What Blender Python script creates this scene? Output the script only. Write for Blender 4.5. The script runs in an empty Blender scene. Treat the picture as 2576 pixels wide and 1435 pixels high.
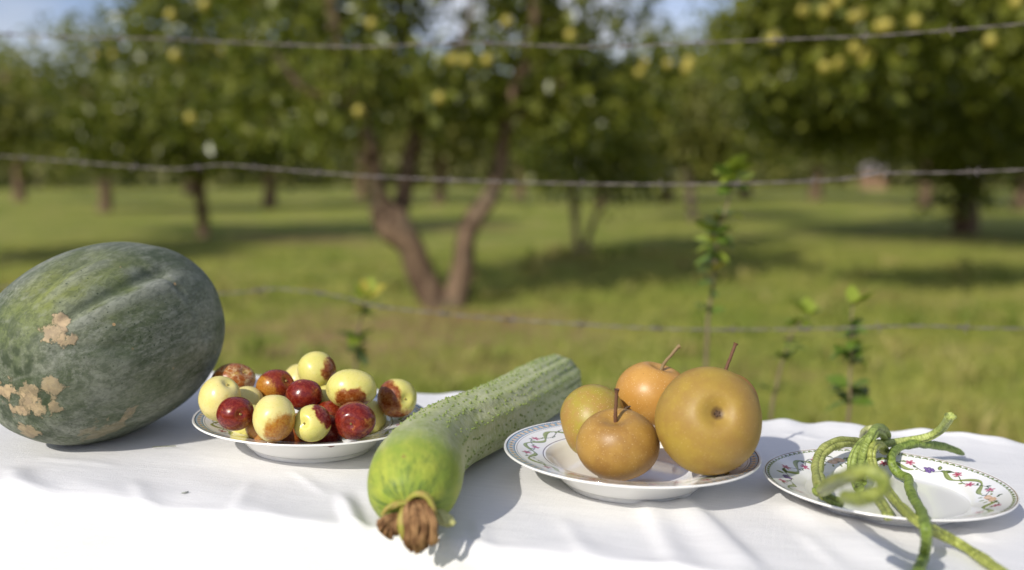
import bpy, math, random
import numpy as np
from mathutils import Vector, Matrix

rng = np.random.default_rng(7)
random.seed(7)
scene = bpy.context.scene
COL = scene.collection

# ------------------------------------------------------------------ camera
TZ = 0.75                                   # height of the table top above the ground
PITCH, ROLL, CAM_H = 0.1109275, 0.02742799, 0.29037554
F_PX = 1024 * 37 / 36
_f = np.array([0, math.cos(PITCH), -math.sin(PITCH)])
_u0 = np.array([0, math.sin(PITCH), math.cos(PITCH)])
_r0 = np.array([1.0, 0, 0])
_r = math.cos(ROLL) * _r0 + math.sin(ROLL) * _u0
_u = -math.sin(ROLL) * _r0 + math.cos(ROLL) * _u0
CAM = np.array([0, 0, TZ + CAM_H])
cam_data = bpy.data.cameras.new('camera')
cam_data.sensor_width = 36
cam_data.lens = 37
cam_data.clip_start = 0.02
cam_data.clip_end = 2000
cam_data.dof.use_dof = True
cam_data.dof.focus_distance = 0.985
cam_data.dof.aperture_fstop = 2.5
cam = bpy.data.objects.new('camera', cam_data)
COL.objects.link(cam)
cam.matrix_world = Matrix(((_r[0], _u[0], -_f[0], CAM[0]), (_r[1], _u[1], -_f[1], CAM[1]),
                           (_r[2], _u[2], -_f[2], CAM[2]), (0, 0, 0, 1)))
scene.camera = cam

# ------------------------------------------------------------------ light
SUN_EL, SUN_AZ = math.radians(32), math.radians(35)     # light travels towards +Y, leaning to +X
sun_dir = Vector((math.sin(SUN_AZ) * math.cos(SUN_EL), math.cos(SUN_AZ) * math.cos(SUN_EL), -math.sin(SUN_EL)))
world = bpy.data.worlds.new('World')
scene.world = world
world.use_nodes = True
wn = world.node_tree
wn.nodes.clear()
w_out = wn.nodes.new('ShaderNodeOutputWorld')
w_bg = wn.nodes.new('ShaderNodeBackground')
w_sky = wn.nodes.new('ShaderNodeTexSky')
w_sky.sky_type = 'NISHITA'
w_sky.sun_disc = False
w_sky.sun_elevation = SUN_EL
w_sky.sun_rotation = math.atan2(-sun_dir.x, -sun_dir.y)
w_sky.air_density = 1.0
w_sky.dust_density = 0.6
w_sky.ozone_density = 2.0
w_bg.inputs['Strength'].default_value = 0.142
# thin pale clouds all over the sky
w_tc = wn.nodes.new('ShaderNodeTexCoord')
w_map = wn.nodes.new('ShaderNodeMapping')
w_map.inputs['Scale'].default_value = (1, 1, 3.2)
w_noise = wn.nodes.new('ShaderNodeTexNoise')
w_noise.inputs['Scale'].default_value = 3.2
w_noise.inputs['Detail'].default_value = 6
w_ramp = wn.nodes.new('ShaderNodeValToRGB')
w_ramp.color_ramp.elements[0].position = 0.40
w_ramp.color_ramp.elements[1].position = 0.72
w_mix = wn.nodes.new('ShaderNodeMixRGB')
w_mix.inputs['Color2'].default_value = (3.9, 3.95, 4.15, 1)
wn.links.new(w_tc.outputs['Generated'], w_map.inputs['Vector'])
wn.links.new(w_map.outputs['Vector'], w_noise.inputs['Vector'])
wn.links.new(w_noise.outputs['Fac'], w_ramp.inputs['Fac'])
wn.links.new(w_ramp.outputs['Color'], w_mix.inputs['Fac'])
w_tint = wn.nodes.new('ShaderNodeMixRGB')
w_tint.blend_type = 'MULTIPLY'
w_tint.inputs['Fac'].default_value = 1.0
w_tint.inputs['Color2'].default_value = (0.50, 0.46, 0.54, 1)
wn.links.new(w_sky.outputs['Color'], w_tint.inputs['Color1'])
wn.links.new(w_tint.outputs['Color'], w_mix.inputs['Color1'])
wn.links.new(w_mix.outputs['Color'], w_bg.inputs['Color'])
wn.links.new(w_bg.outputs['Background'], w_out.inputs['Surface'])

sun_data = bpy.data.lights.new('sun', 'SUN')
sun_data.energy = 2.6
sun_data.angle = math.radians(0.53)
sun_data.color = (1.0, 0.95, 0.86)
sun = bpy.data.objects.new('sun', sun_data)
COL.objects.link(sun)
sun.rotation_euler = sun_dir.to_track_quat('-Z', 'Y').to_euler()
sun.location = (-6, -8, 9)

scene.view_settings.view_transform = 'Standard'
scene.view_settings.look = 'None'
scene.view_settings.exposure = 0.59
scene.view_settings.gamma = 1
scene.view_settings.use_curve_mapping = False
scene.render.engine = 'CYCLES'
scene.cycles.use_denoising = True
scene.cycles.max_bounces = 6
scene.cycles.transparent_max_bounces = 4


# ------------------------------------------------------------------ helpers
def ray(x, y):
    """photo pixel (1024 wide) -> direction"""
    return _f + _r * (x - 512) / F_PX - _u * (y - 285) / F_PX


def on_z(x, y, z=0.0):                       # z above the table top
    d = ray(x, y)
    return CAM + d * ((TZ + z - CAM[2]) / d[2])


def on_y(x, y, Y):
    d = ray(x, y)
    return CAM + d * (Y / d[1])


TA = math.radians(15.3)                      # the table is turned by this much
T_U = np.array([math.cos(TA), -math.sin(TA), 0])
T_V = np.array([math.sin(TA), math.cos(TA), 0])


def on_v(x, y, V):
    d = ray(x, y)
    return CAM + d * (V / (d @ T_V))


S = 2.5156                                   # pixels of the 2576-wide view per render pixel


def ground_z(x, y):
    return 0.0274 * x + 0.03 * np.sin(x * 0.35 + 1) * np.sin(y * 0.3) * np.clip((y - 2) / 5, 0, 1)


def tag(o, label=None, cat=None, group=None, kind=None):
    if label: o['label'] = label
    if cat: o['category'] = cat
    if group: o['group'] = group
    if kind: o['kind'] = kind
    return o


def empty(name, loc=(0, 0, 0)):
    o = bpy.data.objects.new(name, None)
    o.empty_display_size = 0.05
    o.location = loc
    COL.objects.link(o)
    return o


def make_mesh(name, V, Fs, mat=None, smooth=True, colors=None):
    V = np.asarray(V, dtype=np.float32)
    me = bpy.data.meshes.new(name)
    if isinstance(Fs, np.ndarray):
        n, k = Fs.shape
        me.vertices.add(len(V)); me.vertices.foreach_set('co', V.ravel())
        me.loops.add(n * k); me.loops.foreach_set('vertex_index', Fs.astype(np.int32).ravel())
        me.polygons.add(n)
        me.polygons.foreach_set('loop_start', np.arange(0, n * k, k, dtype=np.int32))
        me.polygons.foreach_set('loop_total', np.full(n, k, dtype=np.int32))
        me.update(calc_edges=True)
    else:
        me.from_pydata(V.tolist(), [], [tuple(int(i) for i in f) for f in Fs])
        me.update()
    me.polygons.foreach_set('use_smooth', np.full(len(me.polygons), smooth))
    if colors is not None:
        a = me.color_attributes.new('print', 'FLOAT_COLOR', 'POINT')
        c = np.ones((len(V), 4), np.float32); c[:, :3] = colors
        a.data.foreach_set('color', c.ravel())
    if mat: me.materials.append(mat)
    return me


def obj(name, V, Fs, mat=None, parent=None, smooth=True, loc=None, colors=None):
    me = make_mesh(name, V, Fs, mat, smooth, colors)
    o = bpy.data.objects.new(name, me)
    COL.objects.link(o)
    if loc is not None: o.location = loc
    if parent: o.parent = parent
    return o


def inst(name, me, parent=None, M=None, loc=None):
    o = bpy.data.objects.new(name, me)
    COL.objects.link(o)
    if parent: o.parent = parent
    if M is not None: o.matrix_local = M
    if loc is not None: o.location = loc
    return o


def grid_faces(nu, nv, wrap_u=False, wrap_v=False, off=0):
    iu = np.arange(nu if wrap_u else nu - 1)
    iv = np.arange(nv if wrap_v else nv - 1)
    a, b = np.meshgrid(iu, iv, indexing='ij')
    a2, b2 = (a + 1) % nu, (b + 1) % nv
    return np.stack([a * nv + b, a2 * nv + b, a2 * nv + b2, a * nv + b2], -1).reshape(-1, 4) + off


def spline(P, n):
    """Catmull-Rom through rows of P (any columns), n samples."""
    P = np.asarray(P, float)
    Q = np.vstack([2 * P[0] - P[1], P, 2 * P[-1] - P[-2]])
    t = np.linspace(0, len(P) - 1 - 1e-9, n)
    i = t.astype(int); f = (t - i)[:, None]
    p0, p1, p2, p3 = Q[i], Q[i + 1], Q[i + 2], Q[i + 3]
    return 0.5 * (2 * p1 + (p2 - p0) * f + (2 * p0 - 5 * p1 + 4 * p2 - p3) * f ** 2 + (3 * p1 - p0 - 3 * p2 + p3) * f ** 3)


def frames(C):
    T = np.gradient(C, axis=0)
    T /= np.linalg.norm(T, axis=1)[:, None] + 1e-12
    N = np.zeros_like(C)
    a = np.array([0, 0, 1.0]) if abs(T[0][2]) < 0.9 else np.array([1.0, 0, 0])
    n = a - T[0] * (a @ T[0]); N[0] = n / np.linalg.norm(n)
    for i in range(1, len(C)):
        n = N[i - 1] - T[i] * (N[i - 1] @ T[i])
        N[i] = n / (np.linalg.norm(n) + 1e-12)
    return T, N, np.cross(T, N)


def tube(C, R, sides=8, fn=None, cap=True, sq=(1, 1)):
    """C (n,3) centres, R (n,) radii; fn(theta, i_frac)->multiplier"""
    C = np.asarray(C, float); R = np.asarray(R, float)
    T, N, B = frames(C)
    th = np.linspace(0, 2 * np.pi, sides, endpoint=False)
    n = len(C)
    m = np.ones((n, sides)) if fn is None else fn(th[None, :], np.linspace(0, 1, n)[:, None])
    rad = R[:, None] * m
    V = C[:, None] + (rad * np.cos(th) * sq[0])[..., None] * N[:, None] + (rad * np.sin(th) * sq[1])[..., None] * B[:, None]
    V = V.reshape(-1, 3)
    Fq = grid_faces(n, sides, wrap_v=True)[:, ::-1]
    Fl = Fq.tolist()
    if cap:
        Fl.append(list(range(sides)))
        Fl.append(list(range((n - 1) * sides, n * sides))[::-1])
    return V, Fl


def merge(parts):
    V, Fs, o = [], [], 0
    for v, f in parts:
        V.append(np.asarray(v)); Fs += [[i + o for i in ff] for ff in (f.tolist() if isinstance(f, np.ndarray) else f)]
        o += len(v)
    return np.vstack(V), Fs


def lathe(profile, n=96):
    P = np.asarray(profile, float)
    th = np.linspace(0, 2 * np.pi, n, endpoint=False)
    V = np.stack([P[:, 0][:, None] * np.cos(th), P[:, 0][:, None] * np.sin(th), np.repeat(P[:, 1][:, None], n, 1)], -1).reshape(-1, 3)
    return V, grid_faces(len(P), n, wrap_v=True)[:, ::-1]


def vnoise(P, seed=0, octaves=3):
    """cheap smooth pseudo noise, P (...,3), about -1..1"""
    r = np.random.default_rng(seed)
    out = np.zeros(P.shape[:-1]); amp, fr, tot = 1.0, 1.0, 0
    for o in range(octaves):
        for k in range(3):
            d = r.normal(size=3); d /= np.linalg.norm(d)
            e = r.normal(size=3); e /= np.linalg.norm(e)
            out += amp * np.sin(fr * (P @ d) * 2.1 + r.uniform(0, 6.3) + 1.3 * np.sin(fr * (P @ e) * 1.7 + r.uniform(0, 6.3))) / 3
        tot += amp; amp *= 0.5; fr *= 2.03
    return out / tot * 1.6


# ---- materials
class NB:
    def __init__(self, name, rough=0.5, spec=0.5):
        self.m = bpy.data.materials.new(name)
        self.m.use_nodes = True
        self.nt = self.m.node_tree
        self.b = self.nt.nodes['Principled BSDF']
        self.b.inputs['Roughness'].default_value = rough
        self.b.inputs['Specular IOR Level'].default_value = spec
        self._tc = None

    def n(self, t, **kw):
        x = self.nt.nodes.new(t)
        for k, v in kw.items(): setattr(x, k, v)
        return x

    def link(self, a, b): self.nt.links.new(a, b)

    def coord(self, what='Object'):
        if self._tc is None: self._tc = self.n('ShaderNodeTexCoord')
        return self._tc.outputs[what]

    def mapping(self, vec, scale=(1, 1, 1), loc=(0, 0, 0), rot=(0, 0, 0)):
        x = self.n('ShaderNodeMapping')
        x.inputs['Scale'].default_value = scale
        x.inputs['Location'].default_value = loc
        x.inputs['Rotation'].default_value = rot
        self.link(vec, x.inputs['Vector'])
        return x.outputs[0]

    def noise(self, scale, detail=4, rough=0.55, vec=None, dist=0.0, out='Fac'):
        x = self.n('ShaderNodeTexNoise')
        x.inputs['Scale'].default_value = scale
        x.inputs['Detail'].default_value = detail
        x.inputs['Roughness'].default_value = rough
        x.inputs['Distortion'].default_value = dist
        self.link(vec if vec is not None else self.coord(), x.inputs['Vector'])
        return x.outputs[out]

    def voronoi(self, scale, vec=None, feature='F1', out='Distance', rnd=1.0):
        x = self.n('ShaderNodeTexVoronoi', feature=feature)
        x.inputs['Scale'].default_value = scale
        x.inputs['Randomness'].default_value = rnd
        self.link(vec if vec is not None else self.coord(), x.inputs['Vector'])
        return x.outputs[out]

    def val(self, s, sock):
        if hasattr(s, 'links'): self.link(s, sock)
        elif isinstance(s, (tuple, list)): sock.default_value = tuple(s) + ((1,) if len(s) == 3 and len(sock.default_value) == 4 else ())
        else: sock.default_value = s

    def math(self, op, a, b=0.0, c=None, clamp=False):
        x = self.n('ShaderNodeMath', operation=op, use_clamp=clamp)
        self.val(a, x.inputs[0]); self.val(b, x.inputs[1])
        if c is not None: self.val(c, x.inputs[2])
        return x.outputs[0]

    def ramp(self, fac, lo, hi):
        x = self.n('ShaderNodeMapRange', interpolation_type='SMOOTHSTEP')
        x.inputs['From Min'].default_value = lo; x.inputs['From Max'].default_value = hi
        self.val(fac, x.inputs['Value'])
        return x.outputs[0]

    def mix(self, fac, a, b, blend='MIX'):
        x = self.n('ShaderNodeMixRGB', blend_type=blend)
        self.val(fac, x.inputs[0]); self.val(a, x.inputs[1]); self.val(b, x.inputs[2])
        return x.outputs[0]

    def dot(self, d, vec=None):
        x = self.n('ShaderNodeVectorMath', operation='DOT_PRODUCT')
        self.link(vec if vec is not None else self.coord(), x.inputs[0])
        x.inputs[1].default_value = d
        return x.outputs['Value']

    def dist(self, p, vec=None):
        x = self.n('ShaderNodeVectorMath', operation='DISTANCE')
        self.link(vec if vec is not None else self.coord(), x.inputs[0])
        x.inputs[1].default_value = p
        return x.outputs['Value']

    def bump(self, h, strength=0.3, distance=0.001, prev=None):
        x = self.n('ShaderNodeBump')
        x.inputs['Strength'].default_value = strength
        x.inputs['Distance'].default_value = distance
        self.link(h, x.inputs['Height'])
        if prev is not None: self.link(prev, x.inputs['Normal'])
        self.link(x.outputs[0], self.b.inputs['Normal'])
        return x.outputs[0]

    def color(self, c): self.val(c, self.b.inputs['Base Color']); return self


def leaf_material(name, dark, light, yellow=(0.16, 0.15, 0.02), ysh=0.05, rough=0.38, trans=0.35):
    k = NB(name, rough, 0.5)
    g = k.n('ShaderNodeNewGeometry')
    rnd = g.outputs['Random Per Island']
    c = k.mix(rnd, dark, light)
    c = k.mix(k.ramp(rnd, 1 - ysh, 1 - ysh * 0.5), c, yellow)
    big = k.noise(0.9, 3, 0.6)
    c = k.mix(k.math('MULTIPLY', k.ramp(big, 0.35, 0.7), 0.45), c, light)
    k.color(c)
    tr = k.n('ShaderNodeBsdfTranslucent')
    k.link(k.mix(0.5, c, (0.12, 0.2, 0.015)), tr.inputs['Color'])
    mx = k.n('ShaderNodeMixShader'); mx.inputs[0].default_value = trans + 0.07
    out = k.nt.nodes['Material Output']
    k.link(k.b.outputs[0], mx.inputs[1]); k.link(tr.outputs[0], mx.inputs[2]); k.link(mx.outputs[0], out.inputs['Surface'])
    return k.m


def bark_material(name, a, b):
    k = NB(name, 0.9, 0.2)
    v = k.mapping(k.coord(), (1, 1, 0.25))
    n1 = k.noise(14, 6, 0.7, v); n2 = k.noise(3, 3, 0.5)
    c = k.mix(k.ramp(n1, 0.35, 0.7), a, b)
    c = k.mix(k.math('MULTIPLY', k.ramp(n2, 0.5, 0.7), 0.5), c, (0.16, 0.14, 0.09))
    k.color(c); k.bump(n1, 0.8, 0.02)
    return k.m


M_LEAF = leaf_material('pear_leaf', (0.064, 0.096, 0.010), (0.245, 0.255, 0.038), rough=0.30)
M_LEAF_FAR = leaf_material('orchard_leaf', (0.105, 0.128, 0.020), (0.280, 0.260, 0.055), rough=0.5)
M_LEAF_YOUNG = leaf_material('sapling_leaf', (0.07, 0.13, 0.016), (0.19, 0.27, 0.03), ysh=0.12, yellow=(0.42, 0.38, 0.04))
M_BARK = bark_material('pear_bark', (0.080, 0.050, 0.032), (0.27, 0.185, 0.115))
M_BARK2 = bark_material('young_bark', (0.09, 0.065, 0.05), (0.22, 0.17, 0.13))

k = NB('ripe_pear', 0.45)
k.color(k.mix(k.noise(18, 3), (0.38, 0.30, 0.045), (0.46, 0.40, 0.085)))
M_FRUIT = k.m

# ================================================================== LARGE STRUCTURE
# lawn: one sheet to the horizon
xs = np.concatenate([np.linspace(-400, -30, 14), np.linspace(-25, 25, 101), np.linspace(30, 400, 14)])
ys = np.concatenate([np.linspace(-60, -4, 8), np.linspace(-3, 40, 130), np.linspace(44, 800, 24)])
gx, gy = np.meshgrid(xs, ys, indexing='ij')
gzv = np.where((np.abs(gx) < 60), ground_z(gx, gy), 0.0274 * np.clip(gx, -60, 60))
k = NB('lawn_grass', 0.85, 0.15)
P = k.coord()
a = k.noise(1.1, 5, 0.6); b = k.noise(0.25, 3, 0.5); c = k.noise(22, 4, 0.7, k.mapping(P, (1, 1, 1)))
col = k.mix(k.ramp(a, 0.32, 0.7), (0.175, 0.230, 0.028), (0.395, 0.385, 0.078))
col = k.mix(k.math('MULTIPLY', k.ramp(b, 0.42, 0.62), 0.6), col, (0.425, 0.410, 0.105))
col = k.mix(k.math('MULTIPLY', k.ramp(c, 0.3, 0.75), 0.5), col, (0.135, 0.180, 0.018))
tuft = k.noise(7.5, 5, 0.65, k.mapping(P, (1, 0.8, 1)))
col = k.mix(k.math('MULTIPLY', k.ramp(tuft, 0.46, 0.62), 0.62), col, (0.080, 0.130, 0.018))
dry = k.noise(2.2, 5, 0.7, k.mapping(P, (0.6, 1, 1)))
col = k.mix(k.math('MULTIPLY', k.ramp(dry, 0.50, 0.64), 0.6), col, (0.40, 0.31, 0.13))
# worn red-brown soil near the first tree
soil = k.math('SUBTRACT', k.ramp(k.math('ADD', k.dist((-0.75, 6.6, 0)), k.math('MULTIPLY', k.noise(1.6, 4), 2.4)), 2.95, 1.85), 0.0)
soil = k.math('MULTIPLY', soil, k.ramp(k.noise(2.6, 5, 0.65), 0.34, 0.52), clamp=True)
col = k.mix(k.math('MULTIPLY', soil, 0.75), col, (0.34, 0.205, 0.115))
for sx, sy, rr in ((-3.0, 15.2, 1.8), (0.7, 12.2, 0.9), (-0.9, 18.5, 1.8), (-0.3, 7.0, 0.9), (2.9, 8.4, 0.8), (1.3, 5.2, 0.5)):
    s2 = k.ramp(k.math('ADD', k.dist((sx, sy, 0)), k.math('MULTIPLY', k.noise(1.3, 4), rr)), rr * 1.3, rr * 0.8)
    col = k.mix(k.math('MULTIPLY', s2, 0.55), col, (0.26, 0.16, 0.08))
k.color(col); k.bump(c, 0.6, 0.05)
lawn = obj('lawn', np.stack([gx, gy, gzv], -1).reshape(-1, 3), grid_faces(len(xs), len(ys)), k.m)
tag(lawn, kind='structure')

# short grass blades on the near lawn
NBL = 90000
u = rng.uniform(0, 1, NBL)
by = 1.6 + 12.5 * u ** 1.7
bx = rng.uniform(-1, 1, NBL) * (0.75 + by * 0.56) + 0.05
ok = ~((by < 1.75))
bare = ((bx + 0.75) / 1.25) ** 2 + ((by - 6.6) / 1.0) ** 2 + rng.normal(0, 0.25, NBL)
ok &= ~((bare < 1) & (rng.uniform(size=NBL) < 0.45))
by, bx = by[ok], bx[ok]
bz = ground_z(bx, by)
n = len(bx)
h = rng.uniform(0.025, 0.07, n) * (1 + 0.5 * (rng.uniform(size=n) > 0.9)); wd = rng.uniform(0.0025, 0.0055, n); an = rng.uniform(0, 2 * np.pi, n)
ln = rng.normal(0, 0.03, (n, 2))
V = np.zeros((n, 3, 3))
V[:, 0] = np.stack([bx - wd * np.cos(an), by - wd * np.sin(an), bz - 0.004], -1)
V[:, 1] = np.stack([bx + wd * np.cos(an), by + wd * np.sin(an), bz - 0.004], -1)
V[:, 2] = np.stack([bx + ln[:, 0], by + ln[:, 1], bz + h], -1)
k = NB('grass_blade', 0.6, 0.25)
g = k.n('ShaderNodeNewGeometry')
k.color(k.mix(k.ramp(k.noise(0.9, 4), 0.35, 0.65), k.mix(g.outputs['Random Per Island'], (0.13, 0.19, 0.020), (0.29, 0.325, 0.05)), k.mix(g.outputs['Random Per Island'], (0.21, 0.23, 0.028), (0.44, 0.39, 0.11))))
grass = obj('grass', V.reshape(-1, 3), np.arange(3 * n).reshape(-1, 3), k.m, smooth=False)
tag(grass, 'short mown grass blades on the orchard lawn', 'grass', kind='stuff')


# taller weeds and tussocks
nC_ = 260
cy = 1.9 + 9.5 * rng.uniform(0, 1, nC_) ** 1.4
cx = rng.uniform(-1, 1, nC_) * (0.7 + cy * 0.55)
cx = np.r_[cx, rng.normal(0.75, 0.4, 25)]; cy = np.r_[cy, rng.normal(12.5, 0.4, 25)]
far_ok = (np.hypot(cx + 0.5, cy - 7.2) > 0.9)
cx, cy = cx[far_ok], cy[far_ok]
keep = ((cx + 0.75) / 1.25) ** 2 + ((cy - 6.4) / 0.9) ** 2 > 1
cx, cy = cx[keep], cy[keep]
per = 26
bx = np.repeat(cx, per) + rng.normal(0, 0.06, len(cx) * per); by = np.repeat(cy, per) + rng.normal(0, 0.06, len(cx) * per)
bz = ground_z(bx, by); n = len(bx)
hh_ = np.repeat(rng.uniform(0.07, 0.17, len(cx)), per) * rng.uniform(0.5, 1.2, n); an = rng.uniform(0, 2 * np.pi, n); wd = rng.uniform(0.004, 0.012, n)
ln_ = rng.normal(0, 0.05, (n, 2))
V = np.zeros((n, 4, 3))
V[:, 0] = np.stack([bx, by, bz - 0.004], -1)
V[:, 1] = np.stack([bx + ln_[:, 0] * 0.4 - wd * np.cos(an), by + ln_[:, 1] * 0.4 - wd * np.sin(an), bz + hh_ * 0.55], -1)
V[:, 2] = np.stack([bx + ln_[:, 0], by + ln_[:, 1], bz + hh_], -1)
V[:, 3] = np.stack([bx + ln_[:, 0] * 0.4 + wd * np.cos(an), by + ln_[:, 1] * 0.4 + wd * np.sin(an), bz + hh_ * 0.55], -1)
k = NB('weed_blade', 0.6, 0.25)
g = k.n('ShaderNodeNewGeometry')
k.color(k.mix(k.ramp(k.noise(1.3, 3), 0.4, 0.62), k.mix(g.outputs['Random Per Island'], (0.10, 0.15, 0.018), (0.20, 0.24, 0.04)), k.mix(g.outputs['Random Per Island'], (0.22, 0.22, 0.04), (0.42, 0.34, 0.13))))
weeds = obj('weeds', V.reshape(-1, 3), np.arange(4 * n).reshape(-1, 4), k.m, smooth=False)
tag(weeds, 'taller weeds and tussocks scattered over the orchard lawn', 'weeds', kind='stuff')


# ------------------------------------------------------------------ trees
def leaves(centres, n_each, sigma, size, seed, droop=0.5):
    r = np.random.default_rng(seed)
    C = np.repeat(centres, n_each, 0)
    n = len(C)
    C = C + r.normal(size=(n, 3)) * sigma * np.array([1, 1, 0.8])
    d = r.normal(size=(n, 3)); d[:, 2] -= droop; d /= np.linalg.norm(d, axis=1)[:, None]
    nn = r.normal(size=(n, 3)) + np.array([-0.5, -0.8, 0.7]); nn -= d * (nn * d).sum(1)[:, None]; nn /= np.linalg.norm(nn, axis=1)[:, None]
    sd = np.cross(d, nn)
    L = size * r.uniform(0.6, 1.25, n)[:, None]; W = L * 0.33
    V = np.zeros((n, 6, 3))
    V[:, 0] = C
    V[:, 1] = C + d * L * 0.35 + sd * W + nn * L * 0.08
    V[:, 2] = C + d * L * 0.75 + sd * W * 0.7 + nn * L * 0.05
    V[:, 3] = C + d * L
    V[:, 4] = C + d * L * 0.75 - sd * W * 0.7 + nn * L * 0.05
    V[:, 5] = C + d * L * 0.35 - sd * W + nn * L * 0.08
    i = np.arange(n)[:, None] * 6
    Fq = np.stack([i + np.array([[0, 1, 2, 3]]), i + np.array([[0, 3, 4, 5]])], 1).reshape(-1, 4)
    return V.reshape(-1, 3), Fq


def blob_points(blobs, n, seed, shell=0.55):
    r = np.random.default_rng(seed)
    w = np.array([b[3] * b[4] * b[5] for b in blobs]) ** 0.7
    idx = r.choice(len(blobs), n, p=w / w.sum())
    B = np.array(blobs)[idx]
    d = r.normal(size=(n, 3)); d /= np.linalg.norm(d, axis=1)[:, None]
    rad = r.uniform(0, 1, n) ** shell
    return B[:, :3] + d * rad[:, None] * B[:, 3:6]


def limb(pts, radii, n=26, sides=10, seed=0, rough=0.13):
    C = spline(np.c_[pts, radii], n)
    ph = np.random.default_rng(seed).uniform(0, 6, 4)
    return tube(C[:, :3], C[:, 3], sides, lambda t, s: 1 + rough * np.sin(2 * t + 9 * s + ph[0]) * np.sin(21 * s + ph[1]) + rough * 0.7 * np.sin(3 * t - 17 * s + ph[2]))


TREE_GROUP = 'pear trees in the orchard'


def tree_thing(name, base, label, limbs, blobs, n_clumps, per, sigma, size, mat, bark=M_BARK, seed=1, fruit=(), fruit_r=0.042, shell=0.5):
    """limbs: list of (points, radii) in world space"""
    base = np.asarray(base, float)
    t = empty(name, base)
    tag(t, label, 'tree', TREE_GROUP)
    V, Fs = merge([limb(np.asarray(p) - base, r, seed=seed + i) for i, (p, r) in enumerate(limbs)])
    obj('trunk', V, Fs, bark, t)
    pts = blob_points(blobs, n_clumps, seed, shell) - base
    V, Fq = leaves(pts, per, sigma, size, seed + 5)
    obj('crown', V, Fq, mat, t, smooth=False)
    if len(fruit):
        fm = fruit_mesh(fruit_r)
        for p in fruit:
            q = np.asarray(p) - base
            M = Matrix.Translation(q) @ Matrix.Rotation(rng.uniform(0, 6), 4, 'Z') @ Matrix.Rotation(rng.uniform(-0.4, 0.4), 4, 'X')
            inst('pear', fm, t, M)
    return t


_fm = {}


def fruit_mesh(r):
    if r not in _fm:
        th = np.linspace(0, np.pi, 11)
        prof = np.stack([r * np.sin(th) * (1 - 0.08 * np.cos(th)), r * 1.02 * np.cos(th) * (1 - 0.12 * np.exp(-(th / 0.4) ** 2)) * -1], -1)
        V, Fq = lathe(prof, 14)
        V2, F2 = tube(np.array([[0, 0, -r * 0.0 + r * 0.85], [0.002, 0, r * 1.3], [0.006, 0, r * 1.7]]), [0.003, 0.0025, 0.003], 5)
        V, Fs = merge([(V, Fq), (V2, F2)])
        _fm[r] = make_mesh('pear', V, Fs, M_FRUIT)
    return _fm[r]


def px_pts(L, Y):
    """[(x2576,y2576,dY,radius px2576)] -> points, radii"""
    P, R = [], []
    for x, y, dy, rp in L:
        P.append(on_y(x / S, y / S, Y + dy)); R.append(0.84 * rp / S * (Y + dy) / F_PX)
    return np.array(P), R


def fruit_px(L, Y):
    return [on_y(x / S, y / S, Y + d) for x, y, d in L]


# --- the forked pear tree in the middle
Y2 = 7.7
b2 = on_y(1118 / S, 784 / S, Y2); b2[2] = ground_z(b2[0], b2[1])
L2 = [
    px_pts([(1120, 800, 0, 62), (1098, 760, 0, 52), (1055, 690, -0.05, 42), (1035, 620, -0.1, 40), (992, 565, -0.1, 54), (958, 520, -0.1, 33), (945, 450, -0.2, 25), (935, 370, -0.3, 22), (905, 270, -0.3, 19), (865, 170, -0.3, 17), (838, 70, -0.3, 16), (828, -60, -0.3, 13), (815, -200, -0.4, 8)], Y2),
    px_pts([(1015, 600, -0.05, 34), (1005, 540, 0.1, 28), (1020, 460, 0.25, 26), (1035, 380, 0.35, 23), (1055, 290, 0.4, 19), (1045, 180, 0.5, 15), (1010, 60, 0.6, 14), (1000, -80, 0.7, 10)], Y2),
    px_pts([(1128, 800, 0, 50), (1148, 740, 0, 38), (1163, 680, 0, 34), (1168, 610, 0.05, 33), (1190, 555, 0.1, 30), (1230, 500, 0.15, 26), (1255, 430, 0.2, 22), (1268, 340, 0.25, 20), (1290, 240, 0.2, 17), (1330, 140, 0.1, 16), (1345, 20, 0, 15), (1350, -120, 0, 10)], Y2),
    px_pts([(905, 280, -0.3, 14), (840, 250, -0.5, 11), (760, 220, -0.7, 9), (690, 130, -0.8, 6)], Y2),
    px_pts([(1268, 330, 0.25, 13), (1340, 260, 0.3, 10), (1420, 200, 0.2, 8), (1500, 90, 0.1, 6)], Y2),
    px_pts([(1050, 300, 0.4, 12), (1110, 210, 0.2, 9), (1160, 110, 0, 7), (1190, 0, 0, 5)], Y2),
]


def blobs_px(L, Y):
    out = []
    for x, y, rx, ry, dY, rY in L:
        c = on_y(x / S, y / S, Y + dY); kpx = (Y + dY) / F_PX / S
        out.append((c[0], c[1], c[2], rx * kpx, rY, ry * kpx))
    return out


B2 = blobs_px([(700, 60, 190, 150, 0.1, 0.8), (640, 250, 130, 110, 0.3, 0.6), (830, 290, 120, 110, -0.2, 0.6), (960, 60, 150, 160, 0.3, 0.8), (880, 160, 120, 120, -0.5, 0.5),
               (1080, 190, 130, 90, -0.3, 0.6), (1010, 270, 100, 70, 0.2, 0.5), (1250, 190, 150, 110, 0.2, 0.7), (1330, 280, 130, 90, 0.3, 0.6), (1420, 150, 140, 140, 0.3, 0.7),
               (1350, 20, 170, 90, 0.2, 0.7), (1520, 250, 110, 100, 0.5, 0.6), (1000, -150, 360, 130, 0.2, 1.0), (1350, -160, 300, 120, 0.3, 0.9), (700, -130, 250, 130, 0.2, 0.9), (1100, -330, 350, 120, 0.2, 0.9), (900, 120, 300, 260, 1.3, 0.7), (1300, 60, 350, 280, 1.4, 0.7), (1050, -300, 500, 200, 1.2, 1.0), (880, 380, 70, 50, 0.0, 0.4)], Y2)
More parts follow.
